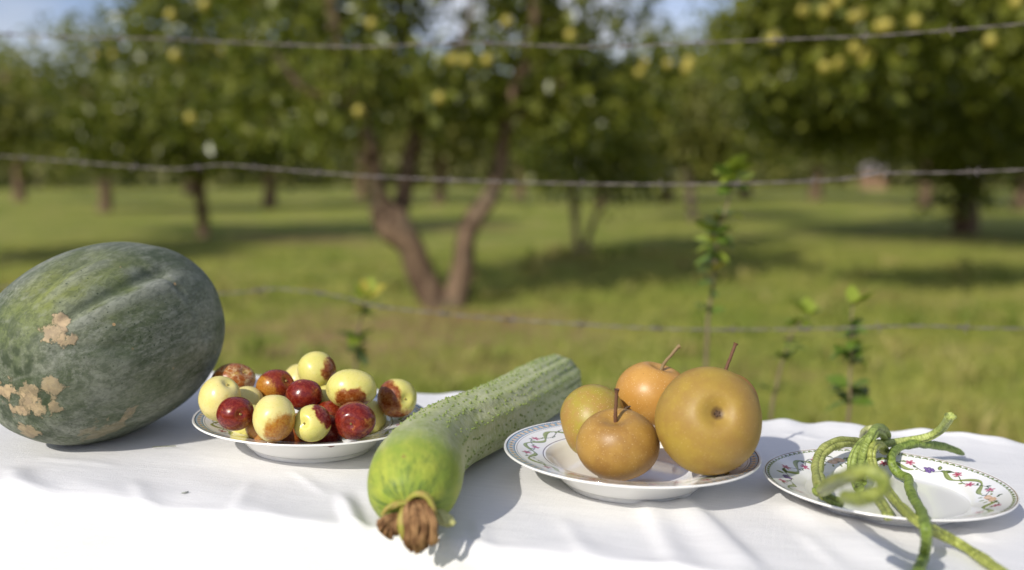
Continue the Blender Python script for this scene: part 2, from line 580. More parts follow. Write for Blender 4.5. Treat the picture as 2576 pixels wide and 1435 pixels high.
FR2 = fruit_px([(515, 12, -0.6), (430, 38, -0.6), (440, 140, -0.5), (480, 297, -0.4), (903, 280, -0.8), (1105, 247, -0.8), (1140, 150, -0.7), (1172, 153, -0.7), (1225, 152, -0.6), (1275, 55, -0.5),
                (1435, 88, -0.6), (935, 60, -0.6), (1608, 183, 0.1), (1620, 160, 0.1), (1680, 162, 0.3)], Y2)
tree_thing('pear_tree', b2, 'old pear tree with its grey brown trunk forked low into a V', L2, B2, 800, 19, 0.10, 0.090, M_LEAF, seed=11, fruit=FR2, fruit_r=0.035)

# --- left tree with a single dark trunk
Y1 = 15.6
b1 = on_y(512 / S, 592 / S, Y1); b1[2] = ground_z(b1[0], b1[1])
L1 = [px_pts([(512, 605, 0, 20), (512, 570, 0, 16), (505, 500, 0, 18), (500, 440, 0, 20), (495, 380, 0, 16), (470, 300, 0, 12), (450, 150, 0, 8)], Y1),
      px_pts([(500, 460, 0, 13), (455, 420, -0.3, 11), (380, 370, -0.6, 8), (270, 300, -0.8, 6), (200, 200, -0.8, 4)], Y1),
      px_pts([(500, 450, 0, 13), (560, 410, 0.2, 10), (650, 350, 0.3, 7), (720, 270, 0.3, 4)], Y1)]
B1 = blobs_px([(130, 230, 150, 120, 0, 1.4), (110, 310, 110, 90, -0.4, 1.0), (270, 160, 150, 110, 0.2, 1.5), (300, 290, 170, 110, -0.6, 1.4), (440, 110, 180, 150, 0.3, 1.6), (480, 270, 190, 120, -0.8, 1.5),
               (560, 360, 150, 75, -0.6, 1.2), (390, 370, 130, 60, -0.8, 1.1), (640, 190, 150, 140, 0.2, 1.5), (680, 320, 120, 100, 0, 1.2), (240, 370, 90, 60, -0.4, 0.9), (620, 20, 170, 120, 0.5, 1.4), (500, -40, 200, 120, 0.3, 1.4), (790, 380, 110, 60, 0.3, 1.0)], Y1)
FR1 = fruit_px([(285, 137, -1.6), (90, 98, -0.6), (240, 140, -1.5), (560, 130, -1.2)], Y1)
tree_thing('pear_tree', b1, 'round crowned pear tree with one short dark trunk at left of the V forked tree', L1, B1, 980, 14, 0.19, 0.13, M_LEAF, seed=21, fruit=FR1, fruit_r=0.045)

# --- young twin-stemmed tree right of the middle
Y3 = 12.6
b3 = on_y(1455 / S, 640 / S, Y3); b3[2] = ground_z(b3[0], b3[1])
L3 = [px_pts([(1452, 655, 0, 14), (1450, 600, 0, 11), (1445, 520, 0, 11), (1442, 430, 0, 11), (1440, 330, 0, 10), (1450, 200, 0, 7), (1460, 100, 0, 5)], Y3),
      px_pts([(1470, 655, 0, 13), (1480, 600, 0, 9), (1500, 540, 0, 8), (1540, 490, 0, 6), (1600, 420, 0.2, 4)], Y3)]
B3 = blobs_px([(1480, 330, 130, 110, 0, 1.0), (1560, 420, 110, 70, 0.2, 0.9), (1520, 500, 32, 28, 0, 0.2), (1400, 400, 90, 80, 0, 0.8), (1580, 260, 120, 110, 0.3, 0.9), (1650, 180, 80, 90, 0.4, 0.7), (1420, 200, 120, 100, 0.3, 0.9)], Y3)
tree_thing('pear_tree', b3, 'slim young pear tree with two thin stems, right of the V forked tree', L3, B3, 270, 16, 0.17, 0.11, M_LEAF, M_BARK2, seed=31)

# --- big dark tree at the right
Y4 = 16.6
b4 = on_y(2432 / S, 585 / S, Y4); b4[2] = ground_z(b4[0], b4[1])
L4 = [px_pts([(2432, 605, 0, 46), (2430, 560, 0, 36), (2428, 480, 0, 34), (2425, 420, 0, 36), (2410, 340, 0, 28), (2380, 230, 0, 20), (2350, 80, 0, 12)], Y4),
      px_pts([(2430, 450, 0, 26), (2500, 390, 0, 20), (2600, 330, -0.4, 14), (2720, 240, -0.8, 8)], Y4),
      px_pts([(2422, 430, 0, 22), (2330, 380, -0.5, 16), (2200, 320, -1.2, 11), (2050, 260, -1.8, 6)], Y4)]
B4 = blobs_px([(1860, 110, 120, 90, -1.5, 1.3), (1980, 180, 150, 130, -1.2, 1.5), (2130, 60, 200, 120, -1.2, 1.8), (2100, 230, 150, 120, -1.4, 1.4), (2300, 20, 230, 130, -1.0, 2.0), (2230, 290, 160, 90, -1.8, 1.2), (2480, 90, 210, 150, -1.6, 1.8),
               (2430, 270, 120, 100, -2.0, 1.2), (2560, 350, 150, 80, -1.4, 1.4), (2350, 380, 150, 45, -0.6, 1.3), (2650, 180, 200, 160, -1.2, 1.8), (2300, -150, 320, 120, -0.5, 2.0), (2050, 320, 100, 60, -1.0, 1.0), (2420, 470, 60, 45, -0.3, 0.5),
               (2650, -100, 250, 150, -0.8, 2.0), (2250, 180, 220, 160, 0.9, 1.2), (2500, 260, 200, 160, 0.9, 1.2), (2020, 110, 180, 120, -2.8, 1.2), (2300, 130, 200, 110, -2.6, 1.3), (1950, 300, 90, 100, -0.5, 1.0)], Y4)
tree_thing('pear_tree', b4, 'large dense pear tree with a thick dark trunk at the right side of the orchard', L4, B4, 2600, 14, 0.22, 0.13, M_LEAF, seed=41)

# --- nearer tree whose fruit laden boughs hang in from the right
Y6 = 7.2
b6 = np.array([6.5, 10.5, 0.0]); b6[2] = ground_z(b6[0], b6[1])
L6 = [(np.array([b6 + [0, 0, -0.1], b6 + [-0.05, 0, 0.6], b6 + [0.05, 0.05, 1.4], b6 + [-0.1, 0, 2.6], b6 + [-0.4, 0, 4.2]]), [0.22, 0.17, 0.16, 0.13, 0.05]),
      (np.array([b6 + [0, 0, 1.3], b6 + [-0.9, -1.1, 2.2], b6 + [-2.1, -2.3, 2.6], b6 + [-3.4, -3.2, 2.5], b6 + [-4.1, -3.4, 2.3]]), [0.11, 0.09, 0.06, 0.035, 0.012]),
      (np.array([b6 + [0, 0, 1.6], b6 + [-1.2, 0.1, 2.8], b6 + [-2.6, 0.1, 3.8]]), [0.10, 0.07, 0.03]),
      (np.array([b6 + [0, 0, 1.4], b6 + [-0.2, -1.5, 2.1], b6 + [-1.2, -3.0, 2.3]]), [0.09, 0.06, 0.02])]
B6 = blobs_px([(1880, 70, 100, 80, 0.3, 0.5), (1960, 10, 130, 100, 0.1, 0.6), (2060, -40, 170, 110, 0, 0.7), (2150, 70, 150, 90, -0.1, 0.6), (2140, 150, 90, 50, -0.1, 0.35), (2310, 20, 170, 100, 0, 0.7), (2480, 50, 150, 110, 0, 0.7), (2560, 150, 110, 100, 0.2, 0.5),
               (2250, -150, 330, 110, 0.1, 0.9), (2700, 60, 200, 180, 0.2, 0.8), (2900, 120, 200, 200, 0.2, 0.8), (2850, -120, 330, 160, 0.2, 0.9)], Y6)
B6 += [(5.0, 10.4, 4.4, 2.2, 1.7, 1.0), (3.7, 10.1, 4.1, 1.5, 1.4, 0.8), (6.6, 10.5, 4.3, 2.2, 1.8, 1.2), (4.7, 11.5, 3.9, 1.7, 1.2, 0.8), (5.2, 9.2, 3.6, 1.6, 1.2, 0.7)]
FR6 = fruit_px([(2022, 28, -0.6), (2075, 30, -0.55), (2105, 5, -0.6), (2150, 42, -0.7), (2163, 34, -0.66), (2212, 68, -0.66), (2230, 64, -0.7), (2302, 55, -0.7), (2150, 122, -0.55), (2170, 148, -0.5), (2184, 138, -0.52), (2075, 168, -0.4), (2112, 160, -0.42),
                (2490, 103, -0.6), (1728, 172, 0.1), (1733, 156, 0.15), (2555, 5, -0.7), (1945, 100, -0.4)], Y6)
tree_thing('pear_tree', b6, 'nearer pear tree whose boughs hung with yellow fruit reach in at the upper right', L6, B6, 1900, 18, 0.15, 0.095, M_LEAF, seed=46, fruit=FR6, fruit_r=0.037)

# --- tree cut by the left edge
Y7 = 10.6
b7 = np.array([-6.1, Y7, 0.0]); b7[2] = ground_z(b7[0], b7[1])
L7 = [(np.array([b7 + [0, 0, -0.1], b7 + [0.03, 0, 0.6], b7 + [-0.05, 0.05, 1.3], b7 + [-0.5, 0, 2.5]]), [0.15, 0.11, 0.09, 0.03]),
      (np.array([b7 + [0, 0, 0.9], b7 + [0.5, 0, 1.4], b7 + [1.0, 0.1, 2.0]]), [0.07, 0.05, 0.02])]
B7 = [(b7[0], Y7, 1.45, 1.1, 1.1, 0.5), (b7[0] + 0.55, Y7, 1.4, 0.8, 0.9, 0.45), (b7[0] - 0.8, Y7 - 0.2, 2.0, 1.1, 1.1, 0.8), (b7[0] - 0.6, Y7 + 0.5, 2.4, 0.9, 0.9, 0.6)]
tree_thing('pear_tree', b7, 'pear tree mostly cut off by the left edge of the view', L7, B7, 700, 14, 0.15, 0.11, M_LEAF_FAR, seed=47)

# --- a tree between, whose crown fills the gap right of centre
Y5 = 21.0
b5 = on_y(1738 / S, 545 / S, Y5); b5[2] = ground_z(b5[0], b5[1])
L5 = [px_pts([(1742, 560, 0, 13), (1738, 500, 0, 12), (1730, 420, 0, 13), (1722, 340, 0, 11), (1720, 250, 0, 8)], Y5),
      px_pts([(1730, 420, 0, 9), (1690, 350, 0, 7), (1640, 280, 0, 5)], Y5)]
B5 = blobs_px([(1700, 290, 150, 120, 0, 1.6), (1800, 350, 130, 80, 0.3, 1.4), (1620, 330, 120, 90, 0.3, 1.4), (1760, 200, 110, 90, 0.3, 1.3), (1900, 380, 110, 60, 0, 1.3)], Y5)
tree_thing('pear_tree', b5, 'pear tree with a pale bare stem standing behind the tall sapling', L5, B5, 330, 14, 0.26, 0.16, M_LEAF_FAR, M_BARK2, seed=51)

# --- rows of trees further back: one built, the rest copied with all their parts
tb = np.zeros(3)
LF = [(np.array([[0, 0, -0.05], [0.02, 0, 0.5], [-0.03, 0.02, 1.0], [0.05, 0.0, 1.5], [0.1, 0.05, 2.6]]), [0.19, 0.14, 0.13, 0.11, 0.04]),
      (np.array([[0, 0, 0.95], [-0.4, 0.1, 1.5], [-0.9, 0.2, 2.3]]), [0.09, 0.07, 0.03]),
      (np.array([[0, 0, 1.05], [0.45, -0.2, 1.6], [1.0, -0.3, 2.5]]), [0.09, 0.07, 0.03])]
BF = [(0, 0, 2.5, 1.6, 1.6, 1.0), (-1.0, 0.2, 1.9, 1.0, 1.1, 0.7), (1.0, -0.2, 2.0, 1.1, 1.1, 0.75), (0.2, 0.8, 3.1, 1.2, 1.2, 0.8), (-0.6, -0.7, 2.4, 1.0, 0.9, 0.8)]
far_spots = [(105, 25.5, 1.0, 'first pear tree of the far row at the left edge'), (270, 28.0, 1.05, 'far pear tree with a pale trunk right of the short dark trunk'),
             (362, 36.0, 1.2, 'farther pear tree seen just left of the V fork'), (440, 31.0, 1.0, 'far pear tree seen through the gap of the V fork'),
             (520, 38.0, 1.2, 'far pear tree seen just right of the V fork'), (600, 30.0, 1.05, 'far pear tree behind the slim twin stemmed tree'),
             (668, 33.0, 1.1, 'far pear tree left of the pale bare stem'), (745, 37.0, 1.3, 'far pear tree behind the tall sapling'),
             (815, 34.0, 1.25, 'far pear tree left of the reddish shed'), (925, 29.0, 1.15, 'far pear tree with a thin trunk between shed and dark trunk'),
             (1022, 27.0, 1.2, 'far pear tree with a brown trunk at the right edge'), (20, 34.0, 1.2, 'farthest pear tree at the left edge'), (190, 40.0, 1.2, 'far pear tree behind the short dark trunk'),
             (975, 38.0, 1.3, 'far pear tree behind the big dark trunk')]
proto = None
for i, (px, D, sc, lab) in enumerate(far_spots):
    p = on_y(px, 200, D)
    loc = (p[0], D, float(ground_z(p[0], D)))
    if proto is None:
        proto = tree_thing('pear_tree', tb, lab, LF, BF, 420, 9, 0.30, 0.22, M_LEAF_FAR, seed=61)
        o = proto
    else:
        o = proto.copy(); COL.objects.link(o)
        for ch in proto.children:
            c = ch.copy(); COL.objects.link(c); c.parent = o
    o.location = loc
    o.rotation_euler = (0, 0, i * 1.37)
    o.scale = (sc, sc, sc * (0.9 + 0.2 * ((i * 7) % 5) / 4))
    tag(o, lab, 'tree', TREE_GROUP)

# --- the wood closing the view
r = np.random.default_rng(77)
nW = 2700
ang = r.uniform(-1.15, 1.15, nW)
dd = r.uniform(56, 70, nW)
wx, wy = dd * np.sin(ang), dd * np.cos(ang)
wz = r.uniform(0, 1, nW) ** 1.2 * (2.6 + 1.6 * np.sin(ang * 9 + 1) + 0.8 * np.sin(ang * 23))
V, Fq = leaves(np.stack([wx, wy, wz + 0.0274 * wx + 0.2], -1), 9, 0.75, 0.75, 78)
M_LEAF_WOOD = leaf_material('wood_leaf_hazed', (0.13, 0.145, 0.045), (0.30, 0.28, 0.10), rough=0.6)  # paler leaf colours imitate distance haze over the wood
woods = obj('woods', V, Fq, M_LEAF_WOOD, smooth=False)
tag(woods, 'hazy green wood closing off the orchard far behind', 'wood', kind='stuff')

# --- small shed at the far edge
sx = on_y(874, 175, 52.0)
sh = empty('shed', (sx[0], 52.0, 0.0274 * sx[0]))
sh.scale = (0.82, 0.82, 0.9)
tag(sh, 'small reddish shed with a pale grey roof at the far edge of the lawn', 'shed')


def box(x0, x1, y0, y1, z0, z1):
    V = [(x, y, z) for x in (x0, x1) for y in (y0, y1) for z in (z0, z1)]
    return V, [(0, 1, 3, 2), (4, 6, 7, 5), (0, 4, 5, 1), (2, 3, 7, 6), (0, 2, 6, 4), (1, 5, 7, 3)]


k = NB('shed_wall', 0.8); k.color(k.mix(k.noise(3), (0.26, 0.15, 0.09), (0.36, 0.22, 0.14)))
obj('wall', *box(-0.62, 0.62, -0.5, 0.5, -0.1, 0.85), k.m, sh, smooth=False)
k = NB('shed_roof', 0.7); k.color(k.mix(k.noise(4), (0.24, 0.20, 0.19), (0.33, 0.29, 0.28)))
V = [(-0.75, -0.65, 0.86), (0.75, -0.65, 0.86), (0.75, 0.65, 0.86), (-0.75, 0.65, 0.86), (-0.68, -0.1, 1.45), (0.68, -0.1, 1.45), (0.68, 0.1, 1.45), (-0.68, 0.1, 1.45)]
obj('roof', V, [(3, 2, 1, 0), (0, 1, 5, 4), (1, 2, 6, 5), (2, 3, 7, 6), (3, 0, 4, 7), (4, 5, 6, 7)], k.m, sh, smooth=False)

# ------------------------------------------------------------------ barbed wire fence
k = NB('galvanised_wire', 0.5, 0.5)
k.b.inputs['Metallic'].default_value = 0.35
k.color(k.mix(k.noise(30, 4), (0.11, 0.09, 0.085), (0.27, 0.235, 0.22)))
M_WIRE = k.m
VF = 1.79
fence = empty('wire_fence', (0, VF / math.cos(TA), 0))
tag(fence, 'three strand barbed wire fence running between the table and the orchard', 'fence')
fo = np.array([0, VF / math.cos(TA), 0])
# barb mesh: a short coil with four points
parts = []
t = np.linspace(0, 4 * np.pi, 20)
parts.append(tube(np.stack([np.linspace(-0.006, 0.006, 20), 0.0028 * np.cos(t), 0.0028 * np.sin(t)], -1), np.full(20, 0.0010), 5))
for s, dx in ((1, -0.005), (-1, -0.003), (1, 0.003), (-1, 0.005)):
    q = np.array([[dx, 0, 0], [dx * 1.6, s * 0.004, 0.005 * s * (1 if dx > 0 else -1)], [dx * 1.9, s * 0.006, 0.0075 * s * (1 if dx > 0 else -1)]])
    parts.append(tube(q, [0.0011, 0.001, 0.0004], 5))
barb_me = make_mesh('barb', *merge(parts), M_WIRE)
WIRES = [[(-420, 70), (-150, 80), (0, 85), (200, 95), (400, 97), (560, 105), (740, 113), (900, 118), (1050, 112), (1200, 108), (1350, 114), (1500, 118), (1650, 113), (1800, 106), (2000, 98), (2200, 90), (2400, 75), (2576, 60), (2750, 48), (3000, 30)],
         [(-420, 372), (-150, 382), (0, 392), (200, 408), (430, 425), (560, 415), (750, 430), (960, 445), (1200, 455), (1500, 463), (1800, 463), (2050, 455), (2150, 447), (2230, 436), (2400, 434), (2576, 427), (2750, 420), (3000, 410)],
         [(-420, 705), (-150, 715), (0, 722), (300, 732), (560, 738), (700, 727), (850, 745), (950, 770), (1200, 797), (1450, 815), (1700, 828), (2000, 828), (2300, 820), (2450, 825), (2576, 827), (2750, 830), (3000, 832)]]
for wi, L in enumerate(WIRES):
    C = spline(np.array([on_v(x / S, y / S, VF) for x, y in L]) - fo, 700)
    T, N, B = frames(C)
    ln = np.r_[0, np.cumsum(np.linalg.norm(np.diff(C, axis=0), axis=1))]
    ph = ln / 0.07 * 2 * np.pi
    o1 = 0.00085 * (np.cos(ph)[:, None] * N + np.sin(ph)[:, None] * B)
    V, Fs = merge([tube(C + o1, np.full(700, 0.00088), 5), tube(C - o1, np.full(700, 0.00088), 5)])
    w = obj('wire', V, Fs, M_WIRE, fence)
    w['label'] = ('top strand crossing in front of the tree crowns', 'middle strand crossing in front of the trunks', 'lowest strand crossing in front of the grass')[wi]
    d = 0.06 + 0.05 * wi
    while d < ln[-1]:
        i = int(np.searchsorted(ln, d))
        if 0 < i < 699:
            x = Vector(T[i]); rot = x.to_track_quat('X', 'Z').to_matrix().to_4x4()
            inst('barb', barb_me, w, Matrix.Translation(C[i]) @ rot @ Matrix.Rotation(rng.uniform(0, 6.3), 4, 'X'))
        d += 0.125 + rng.uniform(-0.006, 0.006)
for xpx in (-420, 3000):                     # the posts just outside the view that hold the strands
    e = on_v(xpx / S, 60 / S, VF)
    gzp = float(ground_z(e[0], e[1]))
    C = np.array([[e[0], e[1] + 0.03, gzp - 0.2], [e[0], e[1] + 0.03, 0.6], [e[0] + 0.01, e[1] + 0.03, 1.32]]) - fo
    obj('post', *tube(spline(C, 8), np.full(8, 0.045), 10, lambda t, s: 1 + 0.06 * np.sin(3 * t + 5 * s)), M_BARK, fence)

# ------------------------------------------------------------------ saplings behind the fence
# leaf mesh, ~5 cm, folded along the midrib, cheap
q = []
prof = [(0.0, 0.0), (0.2, 0.7), (0.45, 1.0), (0.7, 0.75), (1.0, 0.0)]
V = []
for s, w_ in prof: V += [(s, w_ * 0.32, 0.06 * w_ - 0.10 * s * s), (s, 0, -0.10 * s * s), (s, -w_ * 0.32, 0.06 * w_ - 0.10 * s * s)]
Fs = []
for i in range(4): Fs += [(3 * i, 3 * i + 3, 3 * i + 4, 3 * i + 1), (3 * i + 1, 3 * i + 4, 3 * i + 5, 3 * i + 2)]
kinds = []
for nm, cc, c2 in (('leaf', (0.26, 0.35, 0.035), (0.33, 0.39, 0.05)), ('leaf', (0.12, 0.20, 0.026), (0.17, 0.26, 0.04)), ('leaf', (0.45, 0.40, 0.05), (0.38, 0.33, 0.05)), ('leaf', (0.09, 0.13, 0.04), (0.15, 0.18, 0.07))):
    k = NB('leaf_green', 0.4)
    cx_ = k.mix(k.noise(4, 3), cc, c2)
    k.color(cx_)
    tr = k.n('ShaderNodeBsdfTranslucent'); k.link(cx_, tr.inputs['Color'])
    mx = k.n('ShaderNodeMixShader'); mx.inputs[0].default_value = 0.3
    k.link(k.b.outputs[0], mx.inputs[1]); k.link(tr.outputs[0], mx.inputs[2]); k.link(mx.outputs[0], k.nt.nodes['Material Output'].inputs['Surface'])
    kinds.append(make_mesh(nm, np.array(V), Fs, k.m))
k = NB('sapling_stem', 0.7); k.color(k.mix(k.noise(40), (0.16, 0.12, 0.06), (0.26, 0.2, 0.11))); M_STEM = k.m


def sapling(pts, V0, label, n_leaf, size, top, seed, spread=1.0):
    r = np.random.default_rng(seed)
    P = np.array([on_v(x / S, y / S, V0) for x, y in pts])
    foot = P[0].copy()
    gzp = float(ground_z(P[0][0], P[0][1]))
    P = np.vstack([[P[0][0] - 0.01, P[0][1], gzp - 0.02], P])
    base = P[0] + np.array([0, 0, 0.02])
    t = empty('sapling', base)
    tag(t, label, 'sapling', 'saplings along the wire fence')
    C = spline(P - base, 60)
    C[:, 0] += 0.004 * np.sin(np.linspace(0, 17, 60) + seed) * np.linspace(0, 1, 60); C[:, 1] += 0.005 * np.sin(np.linspace(0, 13, 60) + 2 * seed) * np.linspace(0, 1, 60)
    obj('stem', *tube(C, np.linspace(0.0045, 0.0014, 60), 6), M_STEM, t)
    nodes = np.sort(r.uniform(0.30, 1.0, max(6, n_leaf // 3)))
    nodes[-1] = 1.0
    for i in range(n_leaf):
        f = nodes[r.integers(len(nodes))] if i > 4 else 1.0
        f = min(1.0, max(0.28, f + r.normal() * 0.006))
        j = min(59, int(f * 59))
        az = r.uniform(0, 2 * np.pi)
        up = r.uniform(-0.5, 0.8) + (0.9 if f > 0.98 else 0)
        d = Vector((math.cos(az), math.sin(az), up)).normalized()
        M = Matrix.Translation(C[j]) @ d.to_track_quat('X', 'Z').to_matrix().to_4x4() @ Matrix.Rotation(r.uniform(-0.6, 0.6), 4, 'X') @ Matrix.Scale(size * r.uniform(0.45, 1.3), 4)
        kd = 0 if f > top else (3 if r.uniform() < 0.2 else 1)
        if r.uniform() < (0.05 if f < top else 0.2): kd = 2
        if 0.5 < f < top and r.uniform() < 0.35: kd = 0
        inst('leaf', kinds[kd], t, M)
    return t


sapling([(1775, 930), (1782, 800), (1795, 690), (1805, 610), (1825, 520), (1838, 450), (1843, 432)], 2.02, 'tall leafy sapling rising through two wires above the pears', 84, 0.044, 0.9, 1)
sapling([(895, 960), (898, 880), (908, 810), (915, 765), (922, 748)], 2.05, 'small sapling topped with bright leaves behind the plate of jujubes', 34, 0.046, 0.75, 2)
sapling([(2130, 1100), (2138, 1000), (2142, 900), (2145, 820), (2140, 765)], 1.90, 'bushy sapling with one pale upright leaf at its tip, above the beans', 44, 0.040, 0.93, 3)
sapling([(1935, 1080), (1955, 980), (1975, 880), (2000, 830), (2030, 795)], 2.0, 'thin leaning sapling with a yellow tip leaf between the pears and the beans', 30, 0.038, 0.9, 4)

# ================================================================== TABLE
TV0, TV1 = 0.747, 1.262                      # front and back edges of the table, along T_V
k = NB('table_wood', 0.6); k.color(k.mix(k.noise(20, 4, 0.6, k.mapping(k.coord(), (0.1, 1, 1))), (0.20, 0.12, 0.06), (0.32, 0.2, 0.1)))
M_WOOD = k.m
table = empty('table', tuple(T_V * (TV0 + TV1) / 2))
tag(table, 'long narrow table standing hidden under the white tablecloth', 'table')
table.rotation_euler = (0, 0, -TA)
hv = (TV1 - TV0) / 2 - 0.012
obj('tabletop', *box(-1.15, 1.15, -hv, hv, TZ - 0.035, TZ - 0.008), M_WOOD, table, smooth=False)
for sx_ in (-1.05, 1.05):
    for sy_ in (-hv + 0.05, hv - 0.05):
        gzp = 0.0274 * sx_ * math.cos(TA)
        obj('leg', *box(sx_ - 0.025, sx_ + 0.025, sy_ - 0.025, sy_ + 0.025, gzp, TZ - 0.036), M_WOOD, table, smooth=False)

# cloth: parametrised across (s) and along (u)
nu = 760
uu = np.linspace(-1.22, 1.22, nu)
prof = []
drop, rad = 0.42, 0.014
for i in range(40): prof.append((TV0 - 0.004, -drop + (drop - rad) * i / 40, 1))                    # front drop
for i in range(10):
    a = i / 9 * math.pi / 2; prof.append((TV0 - 0.004 + rad * (1 - math.cos(a)), -rad + rad * math.sin(a), 0))
for i in range(1, 150): prof.append((TV0 - 0.004 + rad + (TV1 - TV0 + 0.008 - 2 * rad) * i / 150, 0, 0))
for i in range(10):
    a = (1 - i / 9) * math.pi / 2; prof.append((TV1 + 0.004 - rad * (1 - math.cos(a)), -rad + rad * math.sin(a), 0))
for i in range(1, 21): prof.append((TV1 + 0.004, -rad - (drop - rad) * i / 20, 2))
prof = np.array(prof)
VV, ZZ = np.meshgrid(prof[:, 0], prof[:, 1], indexing='ij')
vv = np.repeat(prof[:, 0][:, None], nu, 1); zz = np.repeat(prof[:, 1][:, None], nu, 1); UU = np.repeat(uu[None], len(prof), 0)
top = np.clip((zz + rad) / rad, 0, 1)
hang = np.clip(-zz / drop, 0, 1)
front = vv < 1.0
# folds in the hanging parts
fold = np.sin(UU * 23 + 1.5 * np.sin(UU * 5)) * 0.6 + np.sin(UU * 41 + 2) * 0.25
vv = vv + np.where(front, -1, 1) * (hang ** 0.8) * (0.020 + 0.022 * fold)
# edges are not ruler straight
edge_f = np.exp(-((vv - TV0) / 0.03) ** 2); edge_b = np.exp(-((vv - TV1) / 0.03) ** 2)
P3 = np.stack([UU * 9, vv * 9, 0 * vv], -1)
n1 = vnoise(P3, 3, 3); n2 = vnoise(P3 * 3.1, 4, 3)
vv = vv - edge_f * (0.006 * n1 + 0.0015 * n2) + edge_b * (0.005 * n1)
zz = zz + top * (0.0006 + 0.0008 * n1 + 0.0004 * n2)
zz = zz + top * 0.0005 * vnoise(P3 * 0.9 + 4, 21, 3)
zz = zz + edge_f * top * (0.0035 * vnoise(P3 * 2.2, 9, 2) + 0.001) + edge_b * top * (0.004 * np.clip(vnoise(P3 * 2.4, 12, 2), 0, 1))


def ridge(p0, p1, width, height, asym=0.0, fade=0.25):
    """soft crease between two points on the table (world xy)"""
    global zz
    X = UU * T_U[0] + vv * T_V[0]; Yv = UU * T_U[1] + vv * T_V[1]
    d = np.array(p1) - np.array(p0); L = np.linalg.norm(d); d = d / L
    a = ((X - p0[0]) * d[0] + (Yv - p0[1]) * d[1]) / L
    b = -(X - p0[0]) * d[1] + (Yv - p0[1]) * d[0]
    w = np.where(b > 0, width * (1 + asym), width * (1 - asym))
    m = np.clip(a / fade, 0, 1) * np.clip((1 - a) / fade, 0, 1)
    m = m * m * (3 - 2 * m)
    zz += height * np.exp(-(b / w) ** 2) * m * np.clip(top, 0.0, 1)


def tp(x, y):
    return on_z(x / S, y / S)[:2]


ridge(tp(1600, 1230), tp(1720, 1460), 0.012, 0.0045, 0.3)
ridge(tp(1690, 1240), tp(1930, 1470), 0.016, 0.006, -0.3)
ridge(tp(1960, 1250), tp(2190, 1420), 0.02, 0.004, 0.2)
ridge(tp(2130, 1290), tp(2260, 1450), 0.018, 0.004, 0.0)
ridge(tp(850, 1230), tp(930, 1440), 0.010, 0.007, 0.5, 0.35)
ridge(tp(890, 1220), tp(955, 1420), 0.008, -0.003, 0.0, 0.3)
ridge(tp(30, 1170), tp(60, 1300), 0.012, 0.004, 0.2)
ridge(tp(200, 1250), tp(120, 1330), 0.010, 0.003, 0.2)
ridge(tp(420, 1180), tp(700, 1300), 0.03, 0.002, 0.2)
ridge(tp(100, 1160), tp(420, 1300), 0.03, 0.002, 0.2)
for (a_, b_, w_, h_) in (((640, 1200), (560, 1345), 0.007, 0.0022), ((330, 1200), (390, 1330), 0.008, 0.0022), ((1190, 1300), (1230, 1420), 0.007, 0.003), ((1400, 1290), (1500, 1440), 0.008, 0.0025), ((2000, 1330), (2120, 1440), 0.008, 0.003),
                         ((1120, 1180), (900, 1250), 0.010, 0.0018), ((60, 1150), (330, 1180), 0.007, 0.0014), ((1960, 1090), (2080, 1110), 0.006, 0.0016), ((720, 1180), (840, 1260), 0.006, 0.0018), ((2390, 1320), (2500, 1370), 0.009, 0.0022)):
    ridge(tp(*a_), tp(*b_), w_, 0.72 * h_, 0.3, 0.35)
# scalloped back hem at the right
for hx, hh in ((1975, 0.0042), (2085, 0.004), (2150, 0.0042), (2310, 0.0035), (2400, 0.003), (2480, 0.003), (1120, 0.003), (1040, 0.003)):
    p = tp(hx, 1070); ub = p @ T_U[:2]
    zz += 1.6 * hh * np.exp(-((UU - ub) / 0.020) ** 2) * np.exp(-((vv - TV1 + 0.004) / 0.035) ** 2) * np.clip(top + 0.3, 0, 1)
W = UU[..., None] * T_U + vv[..., None] * T_V
W[..., 2] = TZ + zz
k = NB('white_linen', 0.85, 0.1)
P = k.mapping(k.coord(), (1, 1, 1), rot=(0, 0, TA))
slub = k.noise(60, 4, 0.7, k.mapping(P, (0.35, 6.0, 1)))
slub2 = k.noise(60, 4, 0.7, k.mapping(P, (6.0, 0.35, 1)))
grain = k.noise(900, 2, 0.6, P)
cr = k.noise(16, 5, 0.6, k.mapping(P, (0.6, 1.6, 1)))
hgt = k.math('ADD', k.math('ADD', k.math('MULTIPLY', slub, 0.7), k.math('MULTIPLY', slub2, 0.4)), k.math('MULTIPLY', grain, 0.6))
col = k.mix(k.ramp(slub, 0.3, 0.75), (0.770, 0.764, 0.755), (0.825, 0.818, 0.808))
k.color(col)
b1_ = k.bump(hgt, 0.65, 0.0009)
k.bump(cr, 0.38, 0.003, b1_)
cloth = obj('tablecloth', W.reshape(-1, 3), grid_faces(len(prof), nu)[:, ::-1], k.m)
tag(cloth, 'white linen tablecloth draped over the long narrow table', 'tablecloth')
CLOTH_Z = TZ + 0.0018

